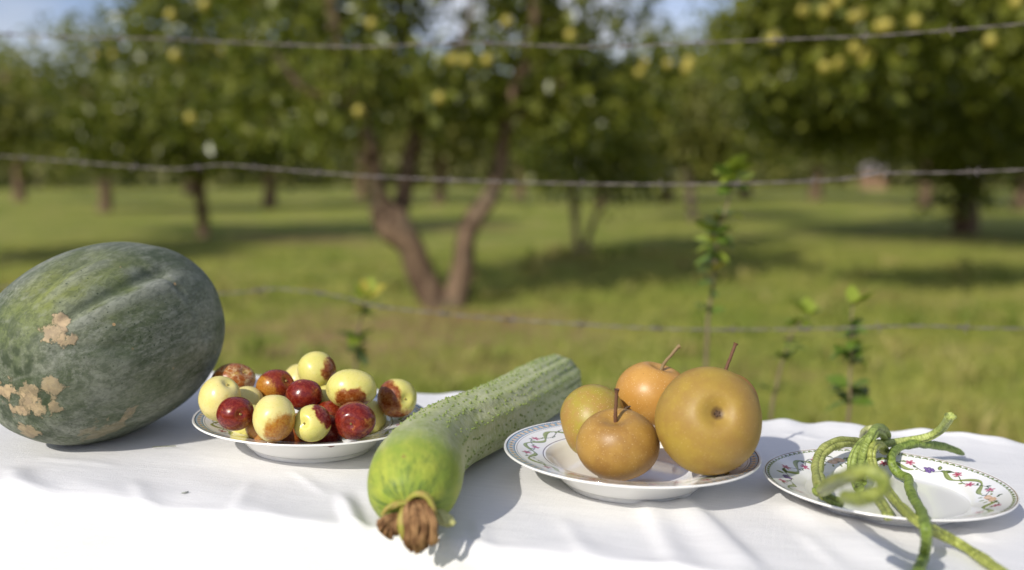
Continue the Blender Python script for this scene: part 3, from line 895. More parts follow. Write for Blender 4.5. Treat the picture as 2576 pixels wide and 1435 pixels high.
# ------------------------------------------------------------------ wax gourd
mc = np.array([-0.4240, 1.0844, 0.0])
L_, R_ = 0.1425, 0.0997
yaw, tilt_ = 1.2299, 0.1491
ax = np.array([math.cos(yaw) * math.cos(tilt_), math.sin(yaw) * math.cos(tilt_), math.sin(tilt_)])
e1 = np.cross([0, 0, 1.0], ax); e1 /= np.linalg.norm(e1); e2 = np.cross(ax, e1)
def mdir(zx, zy):
    """a point on the gourd's skin, from where it shows in the photograph"""
    d = ray(zx / 1.511 / 4, (900 + zy / 1.511) / 4)
    o = CAM - np.array([mc[0], mc[1], TZ + 0.1015])
    A = np.stack([ax / L_, e1 / R_, e2 / R_])
    oo, du = A @ o, A @ d
    a_, b_, c_ = du @ du, 2 * oo @ du, oo @ oo - 1
    disc = max(0, b_ * b_ - 4 * a_ * c_)
    t = (-b_ - math.sqrt(disc)) / (2 * a_)
    return o + d * t


def crease(pts, width, depth):
    """groove in the skin running through these points"""
    q = np.array([mdir(*p) for p in pts])
    ca = q @ ax / L_; cp = np.unwrap(np.arctan2(q @ e2, q @ e1))
    o_ = np.argsort(ca); ca, cp = ca[o_], cp[o_]
    c0 = np.interp(al, ca, cp)
    dph = np.mod(phi - c0 + np.pi, 2 * np.pi) - np.pi
    fade = np.exp(-(np.clip(ca[0] - al, 0, 9) / 0.12) ** 2) * np.exp(-(np.clip(al - ca[-1], 0, 9) / 0.12) ** 2)
    return depth * (np.exp(-(dph / width) ** 2) - 0.45 * np.exp(-((dph - 2.0 * width) / (1.4 * width)) ** 2)) * fade


nt_, np_ = 110, 200
th = np.linspace(0.0, np.pi, nt_)[:, None]; phi = np.linspace(0, 2 * np.pi, np_, endpoint=False)[None]
al = -np.cos(th)                              # -1 = stem end (near left), +1 = far end
rr = np.sin(th) ** 0.811 * (1 + 0.0532 * al)     # blunt ends, a little fuller at the far end
lob = 1 - 0.020 * np.abs(np.sin(phi * 2.5 + 0.5)) ** 8 
lob = lob - 0.020 * np.exp(-((np.mod(phi - 0.35 + np.pi, 2 * np.pi) - np.pi) / 0.10) ** 2) - 0.05 * np.exp(-((al + 1) / 0.18) ** 2) * (0.5 + 0.5 * np.cos(9 * phi))
CR = crease([(430, 520), (620, 410), (860, 300), (960, 270)], 0.075, 1.0) + 0.7 * crease([(250, 370), (420, 230), (520, 180)], 0.09, 1.0) + 0.55 * crease([(100, 880), (350, 740), (700, 720)], 0.10, 1.0) + 0.5 * crease([(900, 250), (1120, 420), (1220, 640)], 0.09, 1.0)
lob = lob - crease([(900, 250), (1120, 420), (1220, 640)], 0.09, 0.022) - crease([(430, 520), (620, 410), (860, 300), (960, 270)], 0.075, 0.060) - crease([(250, 370), (420, 230), (520, 180)], 0.09, 0.036) - crease([(100, 880), (350, 740), (700, 720)], 0.10, 0.030)
lum = vnoise(np.stack([al + 0 * phi, np.cos(phi) * rr, np.sin(phi) * rr], -1) * 2.0, 5, 2)
rr2 = rr * lob * (1 + 0.012 * lum) * R_
axl = al * L_ * (1 - 0.06 * np.exp(-((al + 1) / 0.10) ** 2))
Vm = axl[..., None] * ax + (rr2 * np.cos(phi))[..., None] * e1 + (rr2 * np.sin(phi))[..., None] * e2
Vm = Vm.reshape(-1, 3)
zmin = Vm[:, 2].min()
# flatten where it rests
Vm[:, 2] = np.where(Vm[:, 2] < zmin + 0.004, zmin + 0.004 + (Vm[:, 2] - zmin - 0.004) * 0.3, Vm[:, 2])
lift = -Vm[:, 2].min()
k = NB('waxy_rind', 0.62, 0.28)
ro = k.coord()
LM = Matrix((ax, e1, e2)).to_euler()


# along-axis streaks: noise stretched along the axis
dax = k.dot(tuple(ax)); de1 = k.dot(tuple(e1)); de2 = k.dot(tuple(e2))
cmb = k.n('ShaderNodeCombineXYZ')
k.link(dax, cmb.inputs[0]); k.link(de1, cmb.inputs[1]); k.link(de2, cmb.inputs[2])
lc = cmb.outputs[0]
big = k.noise(11, 5, 0.6, k.mapping(lc, (0.55, 1, 1)))
streak = k.noise(42, 6, 0.68, k.mapping(lc, (0.3, 1, 1)), dist=0.4)
fine = k.noise(330, 3, 0.7, k.mapping(lc, (0.35, 1, 1)))
col = k.mix(k.ramp(big, 0.34, 0.66), (0.062, 0.086, 0.040), (0.120, 0.145, 0.076))
bloom = k.math('MULTIPLY', k.ramp(k.math('ADD', k.math('MULTIPLY', streak, 0.65), k.math('MULTIPLY', big, 0.35)), 0.34, 0.66), 0.58)
bloom = k.math('ADD', bloom, k.math('MULTIPLY', k.math('MULTIPLY', k.ramp(fine, 0.40, 0.66), k.ramp(k.noise(17, 4, 0.6), 0.3, 0.6)), 0.42), clamp=True)
col = k.mix(bloom, col, (0.330, 0.340, 0.285))
for (zx, zy), rr_, cc, am in (((330, 420), 0.062, (0.25, 0.28, 0.05), 0.7), ((90, 620), 0.05, (0.14, 0.18, 0.05), 0.5), ((600, 250), 0.08, (0.20, 0.23, 0.07), 0.5), ((800, 400), 0.05, (0.15, 0.19, 0.06), 0.4)):
    d_ = k.math('ADD', k.dist(tuple(mdir(zx, zy)), ro), k.math('MULTIPLY', k.math('SUBTRACT', k.noise(28, 4), 0.5), 0.06))
    col = k.mix(k.math('MULTIPLY', k.ramp(d_, rr_, rr_ * 0.15), am), col, cc)
# pale crease lines
for zp in ((450, 500), (640, 400), (860, 300)):
    d_ = k.math('ADD', k.dist(tuple(mdir(*zp)), ro), k.math('MULTIPLY', k.math('SUBTRACT', k.noise(60, 4), 0.5), 0.03))
    col = k.mix(k.math('MULTIPLY', k.ramp(d_, 0.024, 0.004), 0.45), col, (0.33, 0.345, 0.32))
ga = k.n('ShaderNodeVertexColor', layer_name='print')
gs = k.n('ShaderNodeSeparateColor'); k.link(ga.outputs['Color'], gs.inputs[0])
col = k.mix(k.math('MULTIPLY', k.ramp(gs.outputs[0], 0.25, 0.9), 0.55), col, (0.040, 0.058, 0.026))
col = k.mix(k.math('MULTIPLY', k.ramp(gs.outputs[1], 0.08, 0.40), 0.55), col, (0.34, 0.35, 0.30))
polef = k.math('MULTIPLY', gs.outputs[2], k.ramp(k.noise(60, 4, 0.6, k.mapping(lc, (0.12, 1, 1))), 0.42, 0.6))
col = k.mix(k.math('MULTIPLY', polef, 0.75), col, (0.030, 0.046, 0.022))
# fine mottling of the waxy skin
mot = k.noise(190, 5, 0.75, k.mapping(lc, (0.5, 1, 1)), dist=0.6)
col = k.mix(k.math('MULTIPLY', k.ramp(mot, 0.42, 0.60), 0.38), col, (0.030, 0.045, 0.024))
mot2 = k.noise(85, 6, 0.7, k.mapping(lc, (0.45, 1, 1)))
col = k.mix(k.math('MULTIPLY', k.ramp(mot2, 0.50, 0.68), 0.26), col, (0.36, 0.365, 0.31))
# dark and tan specks
sp = k.voronoi(190, lc); sp2 = k.voronoi(45, lc)
col = k.mix(k.math('MULTIPLY', k.ramp(sp, 0.22, 0.12), k.math('MULTIPLY', k.ramp(k.noise(20), 0.45, 0.6), 0.75)), col, (0.03, 0.05, 0.025))
col = k.mix(k.math('MULTIPLY', k.ramp(sp2, 0.085, 0.06), k.ramp(k.noise(13), 0.48, 0.56)), col, (0.46, 0.30, 0.15))
# corky tan scars
scars = [((345, 615), 0.016, 0.8), ((420, 675), 0.011, 0.8), ((388, 572), 0.012, 0.8), ((150, 1040), 0.023, 0.62), ((225, 1085), 0.017, 0.55), ((300, 965), 0.015, 0.55), ((25, 1010), 0.016, 0.85), ((60, 1120), 0.014, 0.8), ((165, 1225), 0.015, 0.6), ((320, 1090), 0.010, 0.5), ((780, 1130), 0.012, 0.3), ((640, 1230), 0.03, 0.25)]
SC = None
nz = k.noise(62, 6, 0.62); nz2 = k.noise(150, 3)
for (zx, zy), rr_, am in scars:
    rr_ *= 0.90
    d_ = k.math('ADD', k.dist(tuple(mdir(zx, zy)), ro), k.math('MULTIPLY', k.math('SUBTRACT', nz, 0.5), rr_ * 3.4))
    mk = k.ramp(d_, rr_ * 0.86, rr_ * 0.62)
    col = k.mix(k.math('MULTIPLY', k.ramp(d_, rr_ * 1.0, rr_ * 0.84), 0.35 * am), col, (0.03, 0.042, 0.022))
    SC = mk if SC is None else k.math('MAXIMUM', SC, mk)
    col = k.mix(k.math('MULTIPLY', mk, am), col, k.mix(k.ramp(nz2, 0.4, 0.6), (0.58, 0.43, 0.26), (0.45, 0.33, 0.21)))
k.color(col)
bb = k.bump(fine, 0.12, 0.001); bb = k.bump(streak, 0.25, 0.002, bb); k.bump(k.math('MULTIPLY', SC, k.math('ADD', nz2, 0.3)), 0.45, 0.0015, bb)
melon = obj('wax_gourd', Vm, grid_faces(nt_, np_, wrap_v=True), k.m, colors=np.stack([np.clip(CR, 0, 1), np.clip(-CR, 0, 1), np.exp(-((al + 1) / 0.22) ** 2) + 0 * phi], -1).reshape(-1, 3), loc=(mc[0], mc[1], CLOTH_Z + lift))
tag(melon, 'huge dark green wax gourd with pale bloom and tan scars at the table end', 'gourd')


# ------------------------------------------------------------------ plates
def lin(r, g, b):
    f = lambda c: (c / 255 / 12.92) if c <= 10 else ((c / 255 + 0.055) / 1.055) ** 2.4
    return np.array([f(r), f(g), f(b)])


WHITE = lin(243, 242, 238)


class Print:
    """flat transfer print on the rim, rasterised into a polar grid: s along the rim (mm), t = radius (mm)"""
    def __init__(self, t, na, tm):
        self.t = t; self.na = na; self.tm = tm; self.C = 2 * np.pi * tm
        self.s = np.arange(na) * self.C / na
        self.img = np.tile(WHITE, (len(t), na, 1))

    def ring(self, a, b, c, al=1.0):
        m = (self.t >= a) & (self.t <= b)
        self.img[m] = self.img[m] * (1 - al) + c * al

    def win(self, s0, t0, ext):
        i = np.where(np.abs(self.t - t0) <= ext)[0]
        w = int(ext / self.C * self.na) + 1
        j0 = int(round(s0 / self.C * self.na))
        j = np.arange(j0 - w, j0 + w + 1) % self.na
        ds = (self.s[j] - s0 + self.C / 2) % self.C - self.C / 2
        return i, j, ds[None, :], (self.t[i] - t0)[:, None]

    def ell(self, s0, t0, a, b, rot, c, c2=None, al=1.0, leaf=False):
        i, j, ds, dt = self.win(s0, t0, max(a, b) * 1.2)
        if len(i) == 0: return
        x = ds * math.cos(rot) + dt * math.sin(rot); y = -ds * math.sin(rot) + dt * math.cos(rot)
        if leaf: q = np.abs(x) / a + (np.abs(y) / b) ** 0.9 * 1.0; q = np.where(np.abs(x) < a, np.abs(y) / (b * (1 - (x / a) ** 2) + 1e-6), 9)
        else: q = (x / a) ** 2 + (y / b) ** 2
        m = np.clip((1.25 - q) * 4, 0, 1)[..., None] * al
        cc = c if c2 is None else c * (1 - np.clip(q, 0, 1))[..., None] + c2 * np.clip(q, 0, 1)[..., None]
        ix = np.ix_(i, j)
        self.img[ix] = self.img[ix] * (1 - m) + cc * m

    def curve(self, pts, w, c, al=1.0):
        for (s0, t0), ww in zip(pts, np.broadcast_to(w, len(pts))):
            self.ell(s0, t0, ww, ww, 0, c, al=al)

    def flower(self, s0, t0, r, rot):
        for k_ in range(5):
            a = rot + k_ * 2 * np.pi / 5
            self.ell(s0 + r * 0.75 * math.cos(a), t0 + r * 0.75 * math.sin(a), r * 0.62, r * 0.36, a, lin(178, 84, 108), lin(206, 136, 152))
        self.ell(s0, t0, r * 0.32, r * 0.32, 0, lin(160, 40, 70))

    def leaf(self, s0, t0, a, rot, dark=False):
        c1, c2 = (lin(96, 116, 62), lin(34, 52, 34)) if dark else (lin(160, 172, 90), lin(66, 88, 44))
        self.ell(s0 + a * math.cos(rot), t0 + a * math.sin(rot), a, a * 0.42, rot, c1, c2, leaf=True)


def vine(pr, tm, amp, per, n_rep, seed, motifs):
    r = np.random.default_rng(seed)
    C = pr.C; n = n_rep; seg = C / n
    for q in range(n):
        o = q * seg
        ss = np.linspace(0, seg, 260)
        tt = tm + amp * np.sin(2 * np.pi * ss / seg * 2 + 0.4)
        wd = 0.8 + 1.4 * np.abs(np.cos(2 * np.pi * ss / seg * 2 + 1.1)) ** 1.5
        for s_, t_, w_ in zip(ss, tt, wd):
            if s_ < seg * 0.30 and motifs: continue
            pr.ell(o + s_, t_, w_, w_, 0, lin(150, 162, 92)); 
        for s_, t_, w_ in zip(ss[::2], tt[::2], wd[::2]):
            if s_ < seg * 0.30 and motifs: continue
            pr.ell(o + s_, t_ - w_ * 0.7, 0.42, 0.42, 0, lin(82, 98, 48), al=0.8)
        st = tm + amp * 0.9 * np.sin(2 * np.pi * ss / seg * 2 + 2.6) * 0.9
        pr.curve(list(zip(o + ss, st)), 0.42, lin(62, 74, 52), 0.9)
        for i in range(14):
            s_ = seg * (i + 0.5) / 14; t_ = np.interp(s_, ss, st)
            pr.leaf(o + s_, t_, r.uniform(1.7, 2.7), r.choice([-1, 1]) * r.uniform(0.5, 1.2) + (0 if i % 2 else np.pi), dark=r.uniform() < 0.5)
        for i in range(3):
            s_ = seg * (0.36 + 0.25 * i); t_ = np.interp(s_, ss, st) + r.uniform(-1.5, 1.5)
            pr.flower(o + s_, t_, 3.3, r.uniform(0, 6))
        if motifs:
            if q % 2 == 0:     # grapes and a broad leaf
                pr.leaf(o + seg * 0.02, tm + 1, 5.2, 2.7, True); pr.leaf(o + seg * 0.05, tm + 2, 4.0, 1.2)
                for a_, b_ in ((0, 0), (3.2, 0.8), (1.4, -2.6), (4.6, -2.0), (-1.8, -1.6), (3.0, -4.6), (0.2, -5), (6.4, -0.4)):
                    pr.ell(o + seg * 0.12 + a_, tm + 1 + b_, 1.9, 1.5, 0.5, lin(140, 112, 168), lin(84, 62, 118))
            else:              # a pair of blushed pears
                for a_, b_, ro_ in ((0, 0, 0.25), (8.5, -2.5, -0.15)):
                    pr.ell(o + seg * 0.08 + a_, tm + b_, 4.9, 2.9, ro_, lin(240, 208, 178), lin(220, 170, 140))
                    pr.ell(o + seg * 0.08 + a_ + 3.6, tm + b_ + 0.9, 2.6, 1.7, ro_, lin(236, 200, 160), lin(214, 170, 130))
                for a_, b_, ro_ in ((-5, -1, 3.0), (13, 1, 0.3), (5, 4, 0.6), (3, -6, -1.6), (11, -6, -1.0), (-3, -4, -2.2), (9, 5, 1.4)):
                    pr.leaf(o + seg * 0.08 + a_, tm + b_, 2.4, ro_, dark=b_ > 3)


def soup_print():
    t = np.r_[np.arange(79, 117.6, 0.5)]
    pr = Print(t, 1500, 98)
    pr.ring(108.4, 115.0, lin(150, 178, 196))
    pr.ring(114.6, 115.5, lin(38, 42, 52)); pr.ring(107.6, 108.4, lin(60, 70, 92)); pr.ring(105.6, 106.2, lin(122, 100, 92)); pr.ring(80.8, 81.6, lin(112, 92, 88))
    n = 84
    for i in range(n):
        s0 = i * pr.C / n
        pr.ell(s0, 111.4, 2.1, 2.4, 0, lin(236, 214, 184), lin(214, 180, 146))
        for dlt in (-0.9, 0, 0.9): pr.ell(s0 + dlt, 111.6, 0.2, 1.6, 0, lin(188, 150, 118), al=0.6)
        pr.leaf(s0 + 3.2, 112.6, 1.25, -1.9, True); pr.leaf(s0 + 4.2, 112.4, 1.0, -1.0, True)
    vine(pr, 94, 5.5, 60, 6, 3, False)
    return pr


def flat_print():
    t = np.r_[np.arange(70, 107.1, 0.5)]
    pr = Print(t, 1440, 88)
    pr.ring(105.2, 106.2, lin(142, 120, 92))
    n = 96
    for i in range(n):
        s0 = i * pr.C / n
        pr.leaf(s0, 104.8, 2.0, -0.9); pr.leaf(s0, 104.8, 2.0, -2.2); pr.leaf(s0, 104.6, 1.2, -1.57, True)
    vine(pr, 87, 6.0, 60, 6, 5, True)
    return pr


k = NB('glazed_china', 0.12, 0.5)
at = k.n('ShaderNodeVertexColor', layer_name='print')
k.color(at.outputs['Color'])
k.b.inputs['Coat Weight'].default_value = 0.3
k.b.inputs['Coat Roughness'].default_value = 0.05
M_CHINA = k.m


def plate(name, c, label, well, under, pr, zfun, rotz, cat='plate', group=None):
    """well: profile (r,z mm) from the centre outwards up to the print; rim from the print grid; under: underside back to the centre"""
    rim = [(tt, zfun(tt)) for tt in pr.t]
    na = pr.na
    th = np.arange(na) * 2 * np.pi / na
    R = np.array(rim)
    V1 = np.stack([R[:, 0][:, None] * np.cos(th), R[:, 0][:, None] * np.sin(th), np.repeat(R[:, 1][:, None], na, 1)], -1).reshape(-1, 3) / 1000
    C1 = pr.img.reshape(-1, 3)
    F1 = grid_faces(len(R), na, wrap_v=True)
    n2 = 180
    def ring(prof):
        return lathe(np.array(prof) / 1000, n2)
    Vw, Fw = ring(spline(np.array(well + [rim[0]]), 40))
    Vu, Fu = ring(np.vstack([[rim[-1]], spline(np.array(under), 60)]))
    o = empty(name, (c[0], c[1], CLOTH_Z - 0.0006)); o.rotation_euler = (0, 0, rotz)
    tag(o, label, cat, group)
    V, Fs = np.vstack([V1, Vw, Vu]), np.vstack([F1, Fw[:, ::-1] + len(V1), Fu[:, ::-1] + len(V1) + len(Vw)])
    col = np.vstack([C1, np.tile(WHITE, (len(Vw) + len(Vu), 1))])
    obj('dish', Vw if False else V, Fs, M_CHINA, o, colors=col)
    return o


sp_ = soup_print()
soup_z = lambda r: 26 + (r - 79) * 0.205
well_s = [(0.01, 8.6), (30, 8.7), (52, 9.4), (62, 12), (70, 18), (75, 23.0)]
under_s = [(117.9, 33.2), (117.5, 32.0), (112, 30.4), (95, 26.6), (84, 23.6), (77, 20.0), (71, 13), (66, 6.5), (62.5, 4.5), (60.5, 3.2), (59.5, 0.0), (57, 0.0), (55, 2.6), (30, 3.5), (0.01, 3.6)]
P1 = np.array([-0.19936, 1.05116]); P2 = np.array([0.11446, 0.95305]); PL3 = np.array([0.33995, 0.91748])
GP = 'flower rimmed china plates on the cloth'
plate('soup_plate', P1, 'white china soup plate heaped with jujubes beside the wax gourd', well_s, under_s, sp_, soup_z, 0.3, group=GP)
plate('soup_plate', P2, 'blue banded china soup plate holding the brown pears', well_s, under_s, sp_, soup_z, 2.32, group=GP)
fp_ = flat_print()
flat_z = lambda r: 7.6 + 13.4 * np.clip((r - 70) / 37, 0, 1) ** 0.85
well_f = [(0.01, 6.2), (40, 6.2), (58, 6.4), (66, 6.9)]
under_f = [(107.3, 20.3), (106.8, 19.2), (98, 15.6), (84, 10.2), (72, 5.2), (66, 3.2), (64, 0.0), (61, 0.0), (59, 2.2), (30, 2.6), (0.01, 2.6)]
plate('dinner_plate', PL3, 'shallow white dinner plate with green leaf border under the long beans', well_f, under_f, fp_, flat_z, 0.62, group=GP)


def cam_axes(center):
    """screen right, screen up, towards camera at a place (world unit vectors)"""
    t_ = CAM - center; t_ /= np.linalg.norm(t_)
    rt = np.cross(np.array([0, 0, 1.0]), t_); rt /= np.linalg.norm(rt)
    return rt, np.cross(t_, rt), t_


def screen_dir(center, dx, dy):
    """direction seen at (dx,dy) of the fruit's disc, dy up; length >1 means on the far side"""
    rt, up, tw = cam_axes(center)
    q = math.hypot(dx, dy)
    if q <= 1: d = rt * dx + up * dy + tw * math.sqrt(1 - q * q)
    else: d = (rt * dx + up * dy) / q - tw * (q - 1)
    return d / np.linalg.norm(d)


# ------------------------------------------------------------------ jujubes
k = NB('stem_nub', 0.8); k.color((0.42, 0.32, 0.10)); M_NUB = k.m


def jujube_mat(kind, patches, seed, r):
    k = NB('jujube_skin', 0.24, 0.5)
    v = k.mapping(k.coord(), (1 / r,) * 3, loc=(seed * 3.7, seed * 1.9, 0))
    v0 = k.mapping(k.coord(), (1 / r,) * 3)
    nA = k.noise(1.6, 6, 0.6, v); nB = k.noise(5, 5, 0.65, v); nC = k.noise(14, 4, 0.7, v)
    pale = k.mix(k.ramp(nA, 0.35, 0.7), (0.70, 0.62, 0.185), (0.62, 0.59, 0.145)) if kind != 'white' else k.mix(k.ramp(nA, 0.35, 0.7), (0.77, 0.65, 0.255), (0.68, 0.60, 0.18))
    red = k.mix(k.ramp(nB, 0.4, 0.68), (0.145, 0.010, 0.007), (0.235, 0.026, 0.010))
    rust = k.mix(k.ramp(nB, 0.35, 0.7), (0.190, 0.040, 0.006), (0.30, 0.085, 0.010))
    col = pale
    if kind == 'dark':
        col = k.mix(k.ramp(nA, 0.56, 0.68), red, k.mix(k.ramp(nC, 0.4, 0.6), (0.30, 0.06, 0.012), (0.46, 0.20, 0.05)))
    elif kind == 'red':
        col = k.mix(k.ramp(nB, 0.35, 0.7), (0.17, 0.016, 0.008), (0.27, 0.045, 0.010))
    elif kind == 'orange':
        col = k.mix(k.ramp(nB, 0.35, 0.7), (0.50, 0.26, 0.07), (0.40, 0.15, 0.03))
    elif kind == 'cracked':
        base = k.mix(k.ramp(nA, 0.52, 0.68), k.mix(k.ramp(nB, 0.35, 0.65), (0.25, 0.058, 0.010), (0.38, 0.125, 0.020)), k.mix(k.ramp(nC, 0.4, 0.62), (0.62, 0.46, 0.13), (0.36, 0.14, 0.03)))
        dv = k.n('ShaderNodeVectorMath', operation='ADD')
        nv = k.noise(3.0, 3, 0.5, v, out='Color')
        sc = k.n('ShaderNodeVectorMath', operation='SCALE'); k.link(nv, sc.inputs[0]); sc.inputs['Scale'].default_value = 0.5
        k.link(v, dv.inputs[0]); k.link(sc.outputs[0], dv.inputs[1])
        e = k.voronoi(2.7, dv.outputs[0], 'DISTANCE_TO_EDGE')
        col = k.mix(k.math('MULTIPLY', k.ramp(e, 0.045, 0.012), k.ramp(k.noise(1.5, 2, 0.5, v), 0.30, 0.42)), base, (0.66, 0.50, 0.28))
        k.bump(e, 0.3, 0.001)
    for d, thr, which, soft in patches:
        m = k.math('ADD', k.dot(tuple(d), v0), k.math('MULTIPLY', k.math('SUBTRACT', nA, 0.5), 0.75))
        m = k.math('ADD', m, k.math('MULTIPLY', k.math('SUBTRACT', nC, 0.5), 0.5 * soft))
        c2 = {'red': red, 'rust': rust, 'pale': pale, 'orange': k.mix(k.ramp(nC, 0.35, 0.65), (0.33, 0.10, 0.010), (0.50, 0.24, 0.035))}[which]
        if which in ('rust', 'red') and kind != 'dark': col = k.mix(k.math('MULTIPLY', k.ramp(m, thr - 0.09 - 0.15 * soft, thr - 0.01), 0.6), col, (0.50, 0.24, 0.04))
        col = k.mix(k.ramp(m, thr - 0.035 - 0.12 * soft, thr + 0.035 + 0.12 * soft), col, c2)
    sp = k.voronoi(7, v)
    if kind in ('pale', 'white'):
        col = k.mix(k.math('MULTIPLY', k.ramp(sp, 0.11, 0.06), k.ramp(k.noise(1.9, 2, 0.5, v), 0.48, 0.56)), col, (0.20, 0.075, 0.02))
        sc_ = k.noise(9, 5, 0.7, k.mapping(v, (1, 0.35, 1)))
        col = k.mix(k.math('MULTIPLY', k.ramp(sc_, 0.70, 0.74), 0.8), col, (0.30, 0.13, 0.03))
        col = k.mix(k.math('MULTIPLY', k.ramp(nB, 0.5, 0.75), 0.25), col, (0.62, 0.60, 0.32))
    k.color(col)
    k.b.inputs['Subsurface Weight'].default_value = 0.0
    k.link(k.math('ADD', k.math('MULTIPLY', k.ramp(nB, 0.35, 0.7), 0.16), 0.20 if kind in ('dark', 'red') else 0.25), k.b.inputs['Roughness'])
    k.bump(nB, 0.06, 0.001)
    return k.m


# name: (x, y, z above cloth, r), aspect (wide, high), axis on its disc, kind, patches[(disc dir, threshold, colour, soft)], label
JJ = [
    ('cracked', (-0.2951, 1.1064, 0.0569), 0.0201, (1.14, 0.87), (0.55, 0.5), 'cracked', [], 'russet jujube netted with pale cracks at the back left of the heap', True),
    ('whiteL', (-0.2816, 1.0055, 0.0589), 0.0207, (0.96, 1.05), (0.42, 0.72), 'white', [((0.2, -0.1), 1.16, 'rust', 0.8)], 'creamy white jujube with small brown flecks at the left end of the plate', True),
    ('redL', (-0.2549, 0.9625, 0.0553), 0.0166, (1.04, 0.97), (0.30, -0.05), 'dark', [((0.45, -0.75), 0.93, 'orange', 1.0)], 'small glossy dark red jujube at the left front of the plate', True),
    ('redM', (-0.2411, 1.0675, 0.0597), 0.0183, (1.08, 0.95), (0.62, 0.35), 'red', [((-0.75, -0.45), 0.52, 'orange', 1.0)], 'red jujube fading to yellow at its lower left, behind the plain white one', True),
    ('darkM', (-0.2029, 1.0254, 0.0608), 0.0165, (1.08, 0.93), (0.2, 1.3), 'dark', [], 'maroon jujube in the middle of the heap under the topmost one', False),
    ('top', (-0.2001, 1.0744, 0.0763), 0.0196, (1.0, 0.98), (-0.3, 1.3), 'pale', [((0.86, 0.02), 0.78, 'rust', 0.1)], 'pale yellow jujube with one rust patch, topmost of the heap', False),
    ('big', (-0.1547, 1.0170, 0.0703), 0.0216, (1.13, 0.90), (1.2, 0.2), 'pale', [((0.05, -0.66), 0.76, 'rust', 0.1)], 'biggest pale yellow jujube with a red brown patch low on its front', False),
    ('whiteF', (-0.2145, 0.9428, 0.0572), 0.0203, (0.95, 1.06), (0.1, 1.3), 'white', [((0.50, -0.62), 0.60, 'orange', 0.7)], 'large cream jujube with an orange brown base at the front of the plate', False),
    ('yelF', (-0.1816, 0.9567, 0.0495), 0.0173, (1.0, 1.0), (-0.5, 0.0), 'pale', [((0.75, 0.5), 0.70, 'red', 0.1)], 'yellow jujube with dark red cap on its right at the front middle', True),
    ('redR', (-0.1446, 0.9704, 0.0496), 0.0189, (1.07, 0.94), (-0.2, -0.18), 'dark', [((-0.5, -0.75), 1.0, 'rust', 0.9)], 'wine red jujube facing forward with a stem dimple at front right', True),
    ('right', (-0.1146, 1.0619, 0.0517), 0.0205, (0.99, 1.0), (0.45, -0.03), 'pale', [((-0.85, -0.1), 0.38, 'rust', 0.3), ((0.1, -0.95), 0.86, 'rust', 0.5)], 'half yellow half brown jujube apart at the right end of the plate', True),
    ('paleR', (-0.1438, 1.0700, 0.0291), 0.0174, (1.0, 1.0), (0, 1.3), 'pale', [], 'pale jujube tucked behind the wine red one', False),
    ('peek', (-0.2652, 1.0438, 0.0455), 0.0183, (1, 1), (0, 1.3), 'white', [], 'pale jujube peeking out above the small dark red one', False),
    ('orange', (-0.2336, 0.9831, 0.0391), 0.0173, (1, 1), (0, 1.3), 'orange', [], 'orange jujube half hidden under the large cream one', False),
    ('brown', (-0.2090, 1.0101, 0.0270), 0.0178, (1, 1), (0.4, 1.2), 'orange', [((0.2, -0.2), 0.4, 'rust', 0.5)], 'brownish jujube low between the cream and the red capped yellow one', False),
    ('red2', (-0.1772, 1.0219, 0.0381), 0.0180, (1, 1), (0, 1.3), 'red', [], 'red jujube deep between the red capped yellow and the wine red one', False),
    ('palebk', (-0.2306, 1.1426, 0.0490), 0.0201, (1, 1), (0, 1.3), 'white', [], 'pale jujube almost hidden behind the topmost one', False),
    ('green', (-0.1838, 1.0569, 0.0465), 0.0186, (1, 1), (0, 1.3), 'pale', [], 'greenish jujube in the gap beneath the biggest yellow one', False),
    ('dark2', (-0.1736, 0.9871, 0.0357), 0.0174, (1, 1), (0, 1.3), 'dark', [], 'dark jujube in shadow at the bottom beside the wine red one', False),
    ('bot', (-0.2528, 1.0119, 0.0342), 0.0178, (1, 1), (0, 1.3), 'pale', [], 'greenish yellow jujube at the bottom under the small dark red one', False),
]
nub_me = make_mesh('stem_nub', *tube(np.array([[0, 0, -0.003], [0, 0, 0.0008], [0, 0.0002, 0.0014]]), [0.0012, 0.0011, 0.0007], 7), M_NUB)
for ji, (nm, c, r, (aw, ah), axd, kind, patches, label, nub) in enumerate(JJ):
    c = np.array([c[0], c[1], TZ + c[2]])
    A = screen_dir(c, *axd)
    rt, up, tw = cam_axes(c)
    nt2, np2 = 40, 56
    th = np.linspace(0, np.pi, nt2)[:, None]; ph = np.linspace(0, 2 * np.pi, np2, endpoint=False)[None]
    h = Vector(A).to_track_quat('Z', 'Y').to_matrix()
    ex, ey = np.array(h.col[0]), np.array(h.col[1])
    rad = np.sin(th) * (1 + 0 * ph)
    hz = np.cos(th) * (1.03 - 0.20 * np.exp(-(th / 0.30) ** 2) - 0.07 * np.exp(-((np.pi - th) / 0.25) ** 2)) + 0 * ph
    Vj = (hz[..., None] * A + (rad * np.cos(ph))[..., None] * ex + (rad * np.sin(ph))[..., None] * ey)
    lum = vnoise(Vj * 1.2 + ji * 3.1, 8 + ji, 2)
    Vj = Vj * (1 + 0.034 * lum)[..., None]
    # squash to the seen proportions
    Vj = (Vj @ rt)[..., None] * rt * aw + (Vj @ up)[..., None] * up * ah + (Vj @ tw)[..., None] * tw
    P_ = [(screen_dir(c, *d), t_, w_, s_) for d, t_, w_, s_ in patches]
    o = empty('jujube', c)
    tag(o, label, 'jujube', 'jujubes heaped on the soup plate')
    obj('skin', Vj.reshape(-1, 3) * r, grid_faces(nt2, np2, wrap_v=True)[:, ::-1], jujube_mat(kind, P_, ji + 1, r), o)
    if nub:
        tipv = Vj[0, 0] * r
        M = Matrix.Translation(tipv) @ Vector(A).to_track_quat('Z', 'Y').to_matrix().to_4x4()
        inst('stem_nub', nub_me, o, M)

